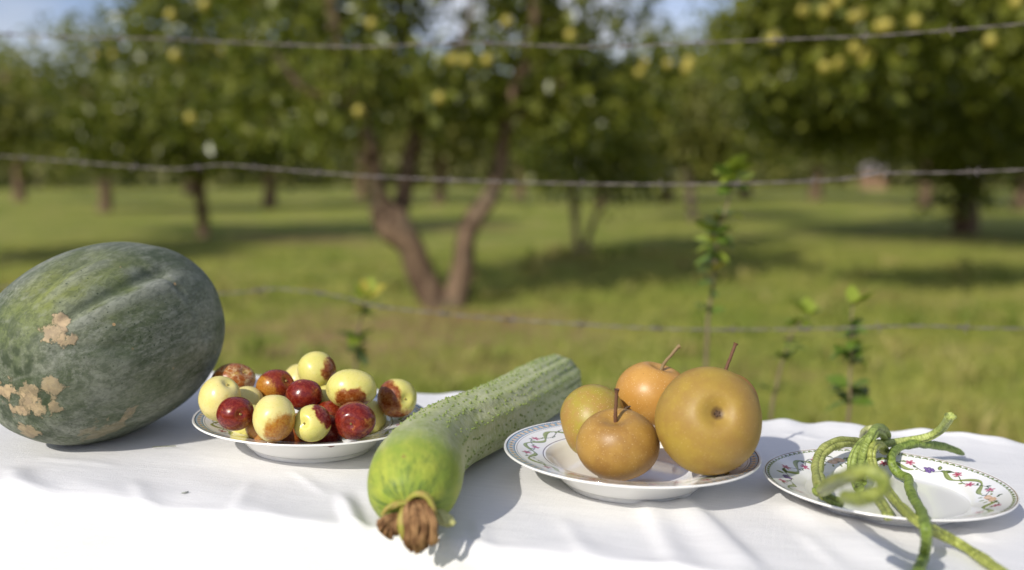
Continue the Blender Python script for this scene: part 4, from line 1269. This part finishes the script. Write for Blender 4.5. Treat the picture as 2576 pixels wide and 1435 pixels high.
# ------------------------------------------------------------------ russet pears
k = NB('pear_stalk', 0.75); k.color(k.mix(k.noise(300, 3), (0.10, 0.04, 0.02), (0.20, 0.10, 0.05))); M_STALK = k.m
k = NB('pear_stalk_light', 0.75); k.color(k.mix(k.noise(300, 3), (0.20, 0.13, 0.05), (0.30, 0.22, 0.11))); M_STALK2 = k.m
k = NB('calyx_brown', 0.9); k.color((0.10, 0.06, 0.035)); M_CALYX = k.m


def pear_mat(c1, c2, c3, seed, r, rough=0.42, stain=None, dots=0.95):
    k = NB('russet_skin', rough, 0.4)
    v = k.mapping(k.coord(), (1 / r,) * 3, loc=(seed * 2.3, seed * 4.1, 0))
    nA = k.noise(1.1, 4, 0.55, v); nB = k.noise(6, 5, 0.7, v)
    col = k.mix(k.ramp(k.math('ADD', nA, k.math('MULTIPLY', k.math('SUBTRACT', nB, 0.5), 0.35)), 0.36, 0.66), c1, c2)
    col = k.mix(k.math('MULTIPLY', k.ramp(k.noise(2.0, 6, 0.7, v), 0.62, 0.74), 0.45), col, c3)
    # lenticels
    sp = k.voronoi(15, v)
    szs = k.voronoi(15, v, out='Color')
    col = k.mix(k.math('MULTIPLY', k.ramp(sp, 0.24, 0.13), k.math('MULTIPLY', k.math('POWER', szs, 0.8), dots)), col, (0.70, 0.52, 0.27))
    bl2 = k.noise(3.2, 5, 0.6, v)
    col = k.mix(k.math('MULTIPLY', k.ramp(bl2, 0.50, 0.70), 0.35), col, c2)
    nC = k.noise(30, 3, 0.7, v)
    col = k.mix(k.math('MULTIPLY', k.ramp(nC, 0.35, 0.7), 0.18), col, c3)
    fl = k.voronoi(4.2, k.mapping(v, (1, 1, 1.6)))
    col = k.mix(k.math('MULTIPLY', k.ramp(fl, 0.10, 0.04), k.math('MULTIPLY', k.ramp(k.noise(1.4, 2, 0.5, v), 0.52, 0.6), 0.8)), col, (0.10, 0.045, 0.015))
    if stain is not None:
        v0 = k.mapping(k.coord(), (1 / r,) * 3)
        dd_ = k.math('ADD', k.dot(tuple(stain), v0), k.math('MULTIPLY', k.math('SUBTRACT', nB, 0.5), 0.10))
        col = k.mix(k.math('MULTIPLY', k.ramp(dd_, 0.66, 0.76), 0.25), col, (0.30, 0.17, 0.05))
        col = k.mix(k.math('MULTIPLY', k.ramp(k.math('SUBTRACT', k.math('LENGTH', 0.0) if False else k.dist(tuple(np.array(stain) * 0.74), v0), k.math('MULTIPLY', nB, 0.10)), 0.12, 0.03), 0.8), col, (0.10, 0.05, 0.02))
    k.color(col); k.bump(nB, 0.10, 0.001)
    return k.m


def pear(c, r, aw, ah, axd, label, mat, stalk, calyx, smat, dim=0.2, hollow=0.13, hw=0.26, cs=1.0):
    c = np.array([c[0], c[1], TZ + c[2]])
    A = screen_dir(c, *axd[:2])
    if len(axd) == 3: A = -A
    rt, up, tw = cam_axes(c)
    nt2, np2 = 64, 96
    th = np.linspace(0, np.pi, nt2)[:, None]; ph = np.linspace(0, 2 * np.pi, np2, endpoint=False)[None]
    h = Vector(A).to_track_quat('Z', 'Y').to_matrix()
    ex, ey = np.array(h.col[0]), np.array(h.col[1])
    rad = np.sin(th) * (1 + 0.012 * np.cos(5 * ph) * (1 - np.cos(th)) / 2)
    hz = np.cos(th) * (0.97 - dim * np.exp(-(th / 0.34) ** 2) - hollow * np.exp(-((np.pi - th) / hw) ** 2)) + 0 * ph
    Vj = (hz[..., None] * A + (rad * np.cos(ph))[..., None] * ex + (rad * np.sin(ph))[..., None] * ey)
    Vj = Vj * (1 + 0.012 * vnoise(Vj * 1.1 + c * 30, 6, 2))[..., None]
    Vj = (Vj @ rt)[..., None] * rt * aw + (Vj @ up)[..., None] * up * ah + (Vj @ tw)[..., None] * tw
    o = empty('pear', c)
    tag(o, label, 'pear', 'russet pears on the soup plate')
    obj('flesh', Vj.reshape(-1, 3) * r, grid_faces(nt2, np2, wrap_v=True)[:, ::-1], mat, o)
    if stalk:
        base = Vj[0, 0] * r
        d, L, bend = stalk
        dv = rt * d[0] + up * d[1] + tw * d[2]; dv /= np.linalg.norm(dv)
        C = np.array([base - A * 0.003, base + (A * 0.75 + dv * 0.25) * L * 0.3, base + A * L * 0.35 + dv * L * 0.3, base + A * L * 0.5 + dv * L * 0.52, base + A * L * (0.58 - bend) + dv * L * (0.62)])
        C = spline(C, 22)
        rad_ = 0.0016 + 0.0009 * np.exp(-((np.linspace(0, 1, 22) - 1) / 0.12) ** 2) + 0.0004 * np.exp(-((np.linspace(0, 1, 22)) / 0.2) ** 2)
        obj('stalk', *tube(C, rad_, 9, lambda t, s: 1 + 0.08 * np.sin(3 * t + 30 * s)), smat, o)
    if calyx:
        base = Vj[-1, 0] * r
        parts = []
        for q in range(5):
            a = q * 2 * np.pi / 5
            rd = ex * math.cos(a) + ey * math.sin(a)
            C = np.array([base + rd * 0.0008 * cs + A * 0.001, base + rd * 0.0026 * cs - A * calyx * 0.5, base + rd * 0.0034 * cs - A * calyx])
            parts.append(tube(C, [0.0014, 0.0012, 0.0005], 6))
        obj('calyx', *merge(parts), M_CALYX, o)
    return o


pear((0.0818, 0.988, 0.0512), 0.0348, 0.98, 1.02, (0.93, 0.34, 'neg'), 'greenish speckled pear lying on its side at the left back of the plate', pear_mat((0.36, 0.29, 0.038), (0.38, 0.21, 0.060), (0.42, 0.36, 0.03), 1, 0.0348), None, 0.009, M_STALK)
pear((0.099, 0.925, 0.0462), 0.0356, 1.06, 0.93, (-0.10, 0.80), 'brown pear with thick upright dark stalk at the front of the plate', pear_mat((0.41, 0.240, 0.056), (0.31, 0.165, 0.042), (0.50, 0.26, 0.03), 2, 0.0356, 0.42), ((0.10, 1, 0.25), 0.0265, 0.0), 0.003, M_STALK, dim=0.24)
pear((0.142, 1.028, 0.0700), 0.0352, 1.05, 0.98, (0.27, 0.93), 'golden orange pear with curved pale stalk at the back of the plate', pear_mat((0.56, 0.31, 0.075), (0.50, 0.26, 0.055), (0.46, 0.16, 0.03), 3, 0.0352, 0.38), ((0.9, 0.75, 0), 0.029, 0.1), 0.003, M_STALK2)
pear((0.1745, 0.900, 0.0760), 0.0462, 1.0, 1.02, (0.20, 0.17, 'neg'), 'largest pear turned with its brown calyx hollow to the front', pear_mat((0.40, 0.265, 0.042), (0.33, 0.190, 0.042), (0.42, 0.34, 0.045), 4, 0.0462, 0.50, screen_dir(np.array([0.1745, 0.900, TZ + 0.0760]), 0.20, 0.17), 0.35), None, 0.0014, M_STALK, hollow=0.23, hw=0.27, cs=0.85)
pear((0.2040, 1.003, 0.0675), 0.0362, 1.06, 1.0, (0.12, 0.97), 'pear almost hidden behind the largest one with only its stalk and edge showing', pear_mat((0.42, 0.18, 0.04), (0.36, 0.14, 0.03), (0.46, 0.2, 0.03), 5, 0.0362), ((0.45, 1, 0), 0.0305, 0.04), 0.003, M_STALK)

# ------------------------------------------------------------------ ridged green cucumber
CP = [(-0.0745, 0.770, 0.033, 0.004), (-0.0745, 0.773, 0.0335, 0.0150), (-0.0747, 0.782, 0.035, 0.0255), (-0.0745, 0.801, 0.0368, 0.0345), (-0.0735, 0.830, 0.0385, 0.0380), (-0.0730, 0.865, 0.0378, 0.0372), (-0.0690, 0.915, 0.0362, 0.0352), (-0.0570, 0.970, 0.0350, 0.0340), (-0.0355, 1.020, 0.0345, 0.0335),
      (-0.0140, 1.068, 0.0340, 0.0332), (0.004, 1.113, 0.0340, 0.0332), (0.0235, 1.165, 0.0342, 0.0335), (0.042, 1.215, 0.034, 0.0330), (0.0535, 1.248, 0.034, 0.0325), (0.061, 1.270, 0.0335, 0.0280), (0.0655, 1.283, 0.033, 0.0190), (0.068, 1.290, 0.033, 0.006)]
CP = np.array(CP); CP[:, 2] += CLOTH_Z - 0.0006
NC = 240
C4 = spline(CP, NC)
cl = np.r_[0, np.cumsum(np.linalg.norm(np.diff(C4[:, :3], axis=0), axis=1))]; cf = cl / cl[-1]
sides = 144


def cuc_fn(t, s):
    sa = np.interp(s, np.linspace(0, 1, NC), cf)
    rib = 0.021 * np.cos(11 * t) * np.clip((sa - 0.15) / 0.3, 0, 1) + 0.010 * np.cos(22 * t + 0.7) * np.clip((sa - 0.5) / 0.3, 0, 1)
    pl = 0.012 * np.cos(10 * t) * np.exp(-(sa / 0.05) ** 2)
    wr = vnoise(np.stack([np.cos(t) * 4 + 0 * s, np.sin(t) * 4 + 0 * s, sa * 60 + 0 * t], -1), 14, 2) * 0.006 * np.clip((sa - 0.2) / 0.2, 0, 1)
    return 1 + rib + pl + wr


co = np.array([C4[60, 0], C4[60, 1], CLOTH_Z])
Vc, Fc = tube(C4[:, :3] - co, np.maximum(C4[:, 3], 0.002), sides, cuc_fn)
k = NB('cucumber_skin', 0.55, 0.3)
ua = np.repeat(cf, sides); ta = np.tile(np.linspace(0, 1, sides, endpoint=False), NC)
# colour field along (red) and around (green) as an attribute
hair = 0
colr = np.stack([ua, np.abs(ta * 2 - 1), 0.5 + 0.5 * np.cos(11 * ta * 2 * np.pi)], -1)
at = k.n('ShaderNodeVertexColor', layer_name='print')
sep = k.n('ShaderNodeSeparateColor'); k.link(at.outputs['Color'], sep.inputs[0])
al_, ar_, rb_ = sep.outputs[0], sep.outputs[1], sep.outputs[2]
nA = k.noise(26, 5, 0.6); nB = k.noise(150, 4, 0.7); nS = k.noise(55, 5, 0.65, k.mapping(k.coord(), (1, 0.3, 1), rot=(0, 0, -0.25)))
mid = k.mix(k.ramp(nS, 0.34, 0.66), (0.30, 0.35, 0.115), (0.47, 0.49, 0.245))
mid = k.mix(k.math('MULTIPLY', k.ramp(nB, 0.38, 0.66), 0.6), mid, (0.54, 0.56, 0.36))
mid = k.mix(k.math('MULTIPLY', k.ramp(rb_, 0.3, 0.95), 0.25), mid, (0.32, 0.40, 0.10))
tip = k.mix(k.ramp(nS, 0.38, 0.66), (0.25, 0.34, 0.045), (0.38, 0.43, 0.060))
scm = k.n('ShaderNodeCombineXYZ'); k.link(ar_, scm.inputs[0]); k.link(al_, scm.inputs[1])
stk = k.noise(17, 6, 0.72, k.mapping(scm.outputs[0], (1, 1.5, 1)), dist=0.5)
dk = k.math('MULTIPLY', k.ramp(stk, 0.46, 0.62), k.ramp(k.math('ADD', al_, k.math('MULTIPLY', nA, 0.10)), 0.118, 0.055))
tip = k.mix(k.math('MULTIPLY', dk, 0.85), tip, (0.065, 0.125, 0.035))
col = k.mix(k.ramp(k.math('ADD', al_, k.math('MULTIPLY', k.math('SUBTRACT', nA, 0.5), 0.10)), 0.060, 0.145), tip, mid)
# dark furrows and blotches at the far end
fur = k.math('MULTIPLY', k.ramp(rb_, 0.22, 0.03), k.ramp(k.math('ADD', al_, k.math('MULTIPLY', k.math('SUBTRACT', nA, 0.5), 0.3)), 0.72, 0.90))
col = k.mix(k.math('MULTIPLY', fur, 0.8), col, (0.055, 0.095, 0.035))
col = k.mix(k.math('MULTIPLY', k.math('MULTIPLY', k.ramp(k.noise(75, 5, 0.6), 0.56, 0.62), k.ramp(al_, 0.84, 0.90)), 0.75), col, (0.07, 0.07, 0.04))
col = k.mix(k.math('MULTIPLY', k.math('MULTIPLY', k.ramp(k.noise(60, 4, 0.6), 0.68, 0.73), k.ramp(al_, 0.45, 0.3)), 0.8), col, (0.28, 0.17, 0.06))
hr = k.noise(150, 3, 0.6, k.mapping(scm.outputs[0], (0.12, 1.6, 1)))
hr = k.math('MULTIPLY', k.ramp(hr, 0.50, 0.66), k.ramp(al_, 0.12, 0.25))
col = k.mix(k.math('MULTIPLY', hr, 0.5), col, (0.62, 0.63, 0.46))
k.color(col); b_ = k.bump(nB, 0.6, 0.0018); k.bump(nS, 0.3, 0.003, b_)
cuc = empty('cucumber', co)
tag(cuc, 'long warty pale green cucumber lying between the two soup plates', 'cucumber')
obj('body', Vc, Fc, k.m, cuc, colors=colr)
# warts
T4, N4, B4_ = frames(C4[:, :3])
parts = []
rw = np.random.default_rng(5)
for row in range(22):
    t0 = row * 2 * np.pi / 22
    s = 0.19 + rw.uniform(0, 0.02)
    while s < 0.93:
        i = int(np.searchsorted(cf, s)); i = min(i, NC - 2)
        t = t0 + rw.normal() * 0.05
        ddir = N4[i] * math.cos(t) + B4_[i] * math.sin(t)
        if ddir[2] > -0.55 and rw.uniform() < (0.85 if row % 2 == 0 else 0.6):
            hgt = rw.uniform(0.0012, 0.0024); wr_ = rw.uniform(0.0010, 0.0018)
            rr_ = C4[i, 3] * float(cuc_fn(np.array([[t]]), np.array([[i / (NC - 1)]]))[0, 0])
            p = C4[i, :3] - co + ddir * (rr_ - 0.0003)
            sd = np.cross(ddir, T4[i])
            ring = [p + T4[i] * wr_ * 1.5 * math.cos(a) + sd * wr_ * math.sin(a) for a in np.linspace(0, 2 * np.pi, 6, endpoint=False)]
            ring2 = [p + ddir * hgt * 0.7 + T4[i] * wr_ * 0.7 * math.cos(a) + sd * wr_ * 0.5 * math.sin(a) for a in np.linspace(0, 2 * np.pi, 6, endpoint=False)]
            tipp = p + ddir * hgt + T4[i] * wr_ * 0.5
            parts.append((np.array(ring + ring2 + [tipp]), [(a, (a + 1) % 6, 6 + (a + 1) % 6, 6 + a) for a in range(6)] + [(6 + a, 6 + (a + 1) % 6, 12) for a in range(6)]))
        s += rw.uniform(0.009, 0.019)
k = NB('wart_green', 0.5); k.color(k.mix(k.noise(60), (0.15, 0.22, 0.04), (0.30, 0.36, 0.10)))
w = obj('warts', *merge(parts), k.m, cuc); w['kind'] = 'stuff'
# withered flower at the near end
k = NB('withered_petal', 0.8, 0.15)
nn_ = k.noise(160, 5, 0.65, k.mapping(k.coord(), (1, 1, 0.35)))
k.color(k.mix(k.ramp(nn_, 0.35, 0.65), (0.13, 0.062, 0.028), (0.38, 0.22, 0.10))); k.bump(nn_, 0.7, 0.002); M_WITH = k.m
k = NB('sepal_green', 0.55, 0.3)
nn_ = k.noise(110, 4, 0.6)
k.color(k.mix(k.ramp(nn_, 0.35, 0.7), (0.33, 0.33, 0.06), (0.42, 0.29, 0.09))); M_SEP = k.m


def strip(pts, widths, thick, mat, name, label=None, curl=0.4):
    C = spline(np.c_[np.array([on_y(x / 3.322 / 4 + 362.5, y / 3.322 / 4 + 462.5, Y) for x, y, Y in pts]) - co, np.array(widths)], 40)
    V, Fs = tube(C[:, :3], C[:, 3], 32, lambda t, s: 1 + 0.16 * np.sin(3 * t + 7 * s) + 0.14 * np.sin(7 * t - 4 * s) + 0.10 * np.sin(13 * t + 9 * s), sq=(thick * 0.75, 1.0))
    o = obj(name, V, Fs, mat, cuc)
    if label: o['label'] = label
    return o


mm = 0.001
rp = np.random.default_rng(12)
for (x0, x1, x2, yb, w0) in ((590, 600, 590, 1150, 2.6), (640, 640, 640, 1190, 2.8), (690, 715, 700, 1210, 3.0), (740, 770, 750, 1200, 3.2), (790, 830, 800, 1170, 2.8), (840, 890, 860, 1140, 2.8), (880, 945, 920, 1090, 2.8), (720, 690, 740, 1120, 2.6), (800, 770, 820, 1080, 2.6)):
    dy = rp.uniform(-0.004, 0.004)
    strip([(x0 * 0.55 + 335, 500, 0.768), (x0, 610, 0.762 + dy), (x1 + 6 * rp.normal(), 780, 0.756 + dy), (x1 + 8 * rp.normal(), 930, 0.754 + dy), (x2 + 12 * rp.normal(), 1060, 0.755 + dy), (x2 + 14 * rp.normal(), yb, 0.757)], [2.0 * mm, w0 * mm, w0 * 1.1 * mm, w0 * 0.9 * mm, w0 * 1.3 * mm, 1.2 * mm], rp.uniform(0.5, 0.9), M_WITH, 'dried_petal')
for (xa, ya, xb, yb, w0) in ((360, 730, 230, 900, 3.2), (380, 760, 290, 970, 3.0), (420, 770, 360, 1010, 3.0), (450, 760, 430, 960, 2.8), (330, 720, 210, 840, 2.6)):
    strip([(470, 690, 0.769), (xa, ya, 0.765), ((xa + xb) / 2 - 22, (ya + yb) / 2, 0.762), (xb, yb - 30, 0.762), (xb + 30, yb + 15, 0.764)], [2 * mm, w0 * mm, w0 * 1.2 * mm, w0 * 1.1 * mm, 1 * mm], 0.7, M_WITH, 'dried_petal')
strip([(560, 560, 0.768), (520, 700, 0.762), (520, 850, 0.758), (550, 1000, 0.759), (570, 1060, 0.761)], [2 * mm, 2.4 * mm, 2.4 * mm, 2.4 * mm, 1 * mm], 0.7, M_SEP, 'sepal')
strip([(600, 510, 0.768), (700, 425, 0.7655), (800, 425, 0.764), (890, 490, 0.762), (950, 620, 0.760), (975, 760, 0.759)], [2.4 * mm, 3.2 * mm, 3.4 * mm, 3.2 * mm, 2.6 * mm, 1 * mm], 0.8, M_SEP, 'sepal')
strip([(580, 540, 0.768), (450, 550, 0.767), (340, 610, 0.7665), (250, 700, 0.767)], [2.6 * mm, 3.2 * mm, 3.0 * mm, 1 * mm], 0.8, M_SEP, 'sepal')
strip([(640, 560, 0.766), (690, 700, 0.757), (680, 830, 0.755), (700, 900, 0.756)], [2 * mm, 2 * mm, 2 * mm, 1 * mm], 0.8, M_SEP, 'sepal')
k = NB('sepal_pale', 0.5, 0.3); k.color(k.mix(k.noise(90), (0.52, 0.52, 0.18), (0.62, 0.58, 0.26)))
strip([(1000, 640, 0.782), (1070, 730, 0.776), (1140, 790, 0.773), (1230, 810, 0.771)], [4 * mm, 6.5 * mm, 6 * mm, 2 * mm], 0.55, k.m, 'sepal', 'pale yellow pointed sepal sticking out to the side')


# ------------------------------------------------------------------ long beans
def bean_mat(c1, c2, seed):
    c1 = tuple(x * 1.18 for x in c1); c2 = tuple(x * 1.18 for x in c2)
    k = NB('bean_pod', 0.45, 0.4)
    at = k.n('ShaderNodeVertexColor', layer_name='print')
    sep = k.n('ShaderNodeSeparateColor'); k.link(at.outputs['Color'], sep.inputs[0])
    cm = k.n('ShaderNodeCombineXYZ'); k.link(sep.outputs[0], cm.inputs[0]); k.link(sep.outputs[1], cm.inputs[1]); cm.inputs[2].default_value = seed
    wv = k.noise(42, 3, 0.6, k.mapping(cm.outputs[0], (1, 0.07, 1)), dist=0.3)
    bl = k.noise(5, 4, 0.6, k.mapping(cm.outputs[0], (1, 0.3, 1)))
    col = k.mix(k.ramp(bl, 0.35, 0.65), c1, c2)
    col = k.mix(k.math('MULTIPLY', k.ramp(wv, 0.42, 0.62), 0.55), col, tuple(min(1, x * 1.6 + 0.03) for x in c2))
    col = k.mix(k.math('MULTIPLY', k.ramp(sep.outputs[2], 0.50, 0.92), 0.75), col, (0.075, 0.075, 0.028))
    col = k.mix(k.math('MULTIPLY', k.ramp(wv, 0.46, 0.34), 0.45), col, tuple(x * 0.5 for x in c1))
    brown = k.noise(14, 4, 0.6, k.mapping(cm.outputs[0], (1, 0.6, 1)))
    col = k.mix(k.math('MULTIPLY', k.ramp(brown, 0.70, 0.74), 0.6), col, (0.13, 0.06, 0.02))
    k.color(col); k.bump(wv, 0.7, 0.0012)
    return k.m


def bean(pts, r, label, c1, c2, seed, wrinkle=0.12, taper=(1, 1), open_end=False, groove=0.0):
    P = []
    for x, y, q in pts:
        px, py = (3020 + x / 2.104) / 4, (1600 + y / 2.104) / 4
        P.append(on_z(px, py, q) if q < 0.3 else on_y(px, py, q))
    P = np.array(P)
    n = 30 * len(P)
    C = spline(P, n)
    ln = np.r_[0, np.cumsum(np.linalg.norm(np.diff(C, axis=0), axis=1))]
    base = C[0].copy()
    rr_ = np.full(n, r * 0.86) * np.interp(np.linspace(0, 1, n), [0, 0.03, 0.12, 0.88, 0.97, 1], [0.35 * taper[0] if taper[0] < 1 else 0.9, 0.8 * taper[0] if taper[0] < 1 else 1, 1, 1, 0.8 * taper[1] if taper[1] < 1 else 1, 0.3 * taper[1] if taper[1] < 1 else 0.95])
    nz = vnoise(np.stack([ln * 90, ln * 0 + seed, ln * 0], -1), 30 + seed, 2)
    rr_ = rr_ * (1 + wrinkle * nz)
    sd = 28

    T_, N_, B_ = frames(C - base)
    tc = CAM + np.array([0, 0, 0.15]) - C
    g0 = np.arctan2((tc * B_).sum(1), (tc * N_).sum(1)) + groove + 0.25 * vnoise(np.stack([ln * 25, ln * 0, ln * 0 + seed], -1), 3 + seed, 1)

    def gdist(t):
        return np.mod(t - g0[:, None] + np.pi, 2 * np.pi) - np.pi

    def fn(t, s):
        L = ln[:, None]
        gd = gdist(t)
        fine = np.sin(L * 1900 + 1.2 * np.sin(2 * t) + 3 * np.sin(L * 170 + seed))
        lump = vnoise(np.stack([L * 150 + 0 * t, np.cos(t) * 1.2 + 0 * L, np.sin(t) * 1.2 + 0 * L + seed], -1), 50 + seed, 2)
        return 1 - 0.34 * np.exp(-(gd / 0.30) ** 2) - 0.10 * np.exp(-((np.abs(gd) - np.pi) / 0.3) ** 2) + (0.010 * fine + 0.062 * lump) * (wrinkle / 0.12)
    V, Fs = tube(C - base, rr_, sd, fn)
    th = np.linspace(0, 1, sd, endpoint=False)
    col = np.stack([np.repeat(ln * 10, sd), np.tile(np.abs(th * 2 - 1), n), np.exp(-(gdist(th[None] * 2 * np.pi) / 0.20) ** 2).ravel()], -1)
    o = empty('long_bean', base)
    tag(o, label, 'bean', 'long beans on the dinner plate')
    obj('pod', V, Fs, bean_mat(c1, c2, seed), o, colors=col)
    if open_end:
        d = C[-1] - C[-4]; d /= np.linalg.norm(d)
        T, N, B = frames(C)
        parts = []
        for a in (0.6, 3.6):
            dr = N[-1] * math.cos(a) + B[-1] * math.sin(a)
            q = C[-1] - base
            parts.append(tube(np.array([q + dr * r * 0.5 - d * 0.002, q + dr * r * 0.75 + d * 0.002, q + dr * r * 1.0 + d * 0.0035]), [r * 0.5, r * 0.4, r * 0.12], 8))
        obj('split_tip', *merge(parts), bean_mat(c1, c2, seed + 40), o)
    return o


G1, G2 = (0.120, 0.165, 0.030), (0.190, 0.240, 0.055)
YG1, YG2 = (0.195, 0.225, 0.055), (0.275, 0.295, 0.085)
bean([(880, 368, 0.030), (770, 352, 0.037), (650, 378, 0.037), (568, 440, 0.032), (530, 520, 0.026), (525, 600, 0.0215), (535, 670, 0.020), (560, 745, 0.020), (590, 800, 0.0215)], 0.0066, 'thick wrinkled pale long bean with a dark seam, arching down at the left', YG1, YG2, 1, groove=-0.25)
bean([(1030, 268, 0.045), (975, 306, 0.045), (905, 368, 0.040), (850, 436, 0.034), (826, 506, 0.027), (820, 580, 0.020), (842, 660, 0.0165), (875, 740, 0.0135)], 0.0056, 'plump green long bean hanging down the middle, left one of the pair', G1, G2, 3, groove=0.9)
bean([(1110, 320, 0.030), (1075, 262, 0.048), (1020, 246, 0.058), (985, 300, 0.055), (950, 370, 0.047), (925, 440, 0.039), (910, 510, 0.031), (896, 600, 0.024), (890, 690, 0.018)], 0.0058, 'plump green long bean hanging down the middle, crossing highest over the pile', G1, G2, 4, groove=-0.8)
bean([(1090, 425, 0.026), (1050, 378, 0.040), (1008, 388, 0.046), (985, 440, 0.043), (985, 510, 0.036), (1012, 590, 0.029), (1062, 670, 0.023), (1118, 765, 0.018), (1185, 850, 0.019), (1262, 930, 0.022), (1345, 1005, 0.0265), (1440, 1062, 0.0245), (1560, 1125, 0.016), (1700, 1200, 0.0085), (1850, 1292, 0.0065), (2050, 1430, 0.0062), (2220, 1550, 0.0062)], 0.0050, 'yellowish long bean running off the plate to the lower right corner', (0.19, 0.22, 0.038), (0.27, 0.295, 0.065), 5, groove=-0.35)
bean([(1755, 455, 0.0055), (1690, 425, 0.012), (1600, 395, 0.018), (1480, 376, 0.023), (1370, 366, 0.027), (1270, 382, 0.028), (1195, 410, 0.027), (1152, 460, 0.027), (1148, 525, 0.024), (1180, 590, 0.018), (1230, 632, 0.015), (1290, 665, 0.016), (1295, 735, 0.015), (1335, 830, 0.0155), (1383, 910, 0.019), (1418, 1000, 0.032), (1438, 1080, 0.0345), (1440, 1180, 0.024), (1425, 1300, 0.010), (1375, 1440, 0.0062), (1330, 1560, 0.0062)], 0.0052, 'bright green long bean snaking from its tip on the cloth across the plate front', (0.11, 0.165, 0.022), (0.17, 0.23, 0.04), 6, taper=(0.9, 1), groove=1.6)
bean([(940, 362, 0.026), (1060, 368, 0.029), (1200, 355, 0.029), (1350, 335, 0.031), (1470, 306, 0.035), (1555, 255, 0.044), (1605, 197, 0.055), (1643, 135, 0.067)], 0.0050, 'smooth light green bean rising to a split open end at the upper right', (0.25, 0.31, 0.065), (0.34, 0.38, 0.12), 7, wrinkle=0.05, open_end=True, groove=1.2)
bean([(560, 770, 0.86), (600, 735, 0.79), (660, 695, 0.72), (760, 650, 0.665), (870, 610, 0.64), (970, 600, 0.632), (1055, 650, 0.628), (1085, 720, 0.628), (1040, 780, 0.632), (950, 815, 0.638), (850, 830, 0.65), (760, 820, 0.668)], 0.0058, 'looped long bean standing up blurred nearest the camera over the plate front', (0.13, 0.17, 0.032), (0.24, 0.265, 0.06), 8, groove=2.0)
bean([(1000, 770, 0.020), (1040, 835, 0.020), (1080, 890, 0.020), (1115, 950, 0.0205), (1120, 985, 0.021)], 0.0054, 'short bean end lying at the bottom of the plate', G1, (0.27, 0.29, 0.07), 9, taper=(1, 0.9))
bean([(510, 745, 0.0205), (548, 775, 0.0205), (600, 812, 0.0200), (660, 850, 0.0205), (730, 880, 0.0215)], 0.0054, 'dark green bean bend lying at the left front of the plate', (0.10, 0.15, 0.026), (0.2, 0.25, 0.05), 10, taper=(0.9, 0.9))
bean([(915, 322, 0.020), (922, 286, 0.030), (950, 256, 0.038), (1000, 250, 0.042), (1060, 272, 0.038), (1095, 316, 0.028), (1110, 372, 0.022)], 0.0056, 'pale yellow ended bean curled at the back of the pile', (0.34, 0.37, 0.13), (0.40, 0.40, 0.18), 11, wrinkle=0.08, groove=1.0)

# ------------------------------------------------------------------ bits fallen on the cloth
k = NB('dry_straw', 0.8); k.color((0.16, 0.17, 0.08))
p0, p1 = on_z(152, 447.2, 0.003), on_z(176, 446.0, 0.003)
C = np.array([p0, (p0 + p1) / 2 + [0, 0.001, 0.0006], p1]); C[:, 2] = CLOTH_Z + 0.0012
o = obj('grass_clipping', *tube(spline(C - p0, 10), np.full(10, 0.00045), 5), k.m, loc=p0)
tag(o, 'thin dry grass stem lying on the cloth in the shade of the wax gourd', 'grass stem')
k = NB('leaf_scrap', 0.7); k.color((0.30, 0.32, 0.27))
p0 = on_z(185, 494.5, 0.001)
V = [(-0.003, -0.001, 0.0012), (0.0, -0.0016, 0.0016), (0.0032, 0.0004, 0.0022), (0.0004, 0.0016, 0.0014), (-0.003, -0.001, 0.0004), (0.0, -0.0016, 0.0008), (0.0032, 0.0004, 0.0014), (0.0004, 0.0016, 0.0006)]
o = obj('leaf_scrap', V, [(0, 1, 2, 3), (7, 6, 5, 4), (0, 4, 5, 1), (1, 5, 6, 2), (2, 6, 7, 3), (3, 7, 4, 0)], k.m, loc=(p0[0], p0[1], CLOTH_Z))
tag(o, 'tiny greyish leaf scrap on the open cloth in front of the wax gourd', 'leaf scrap')
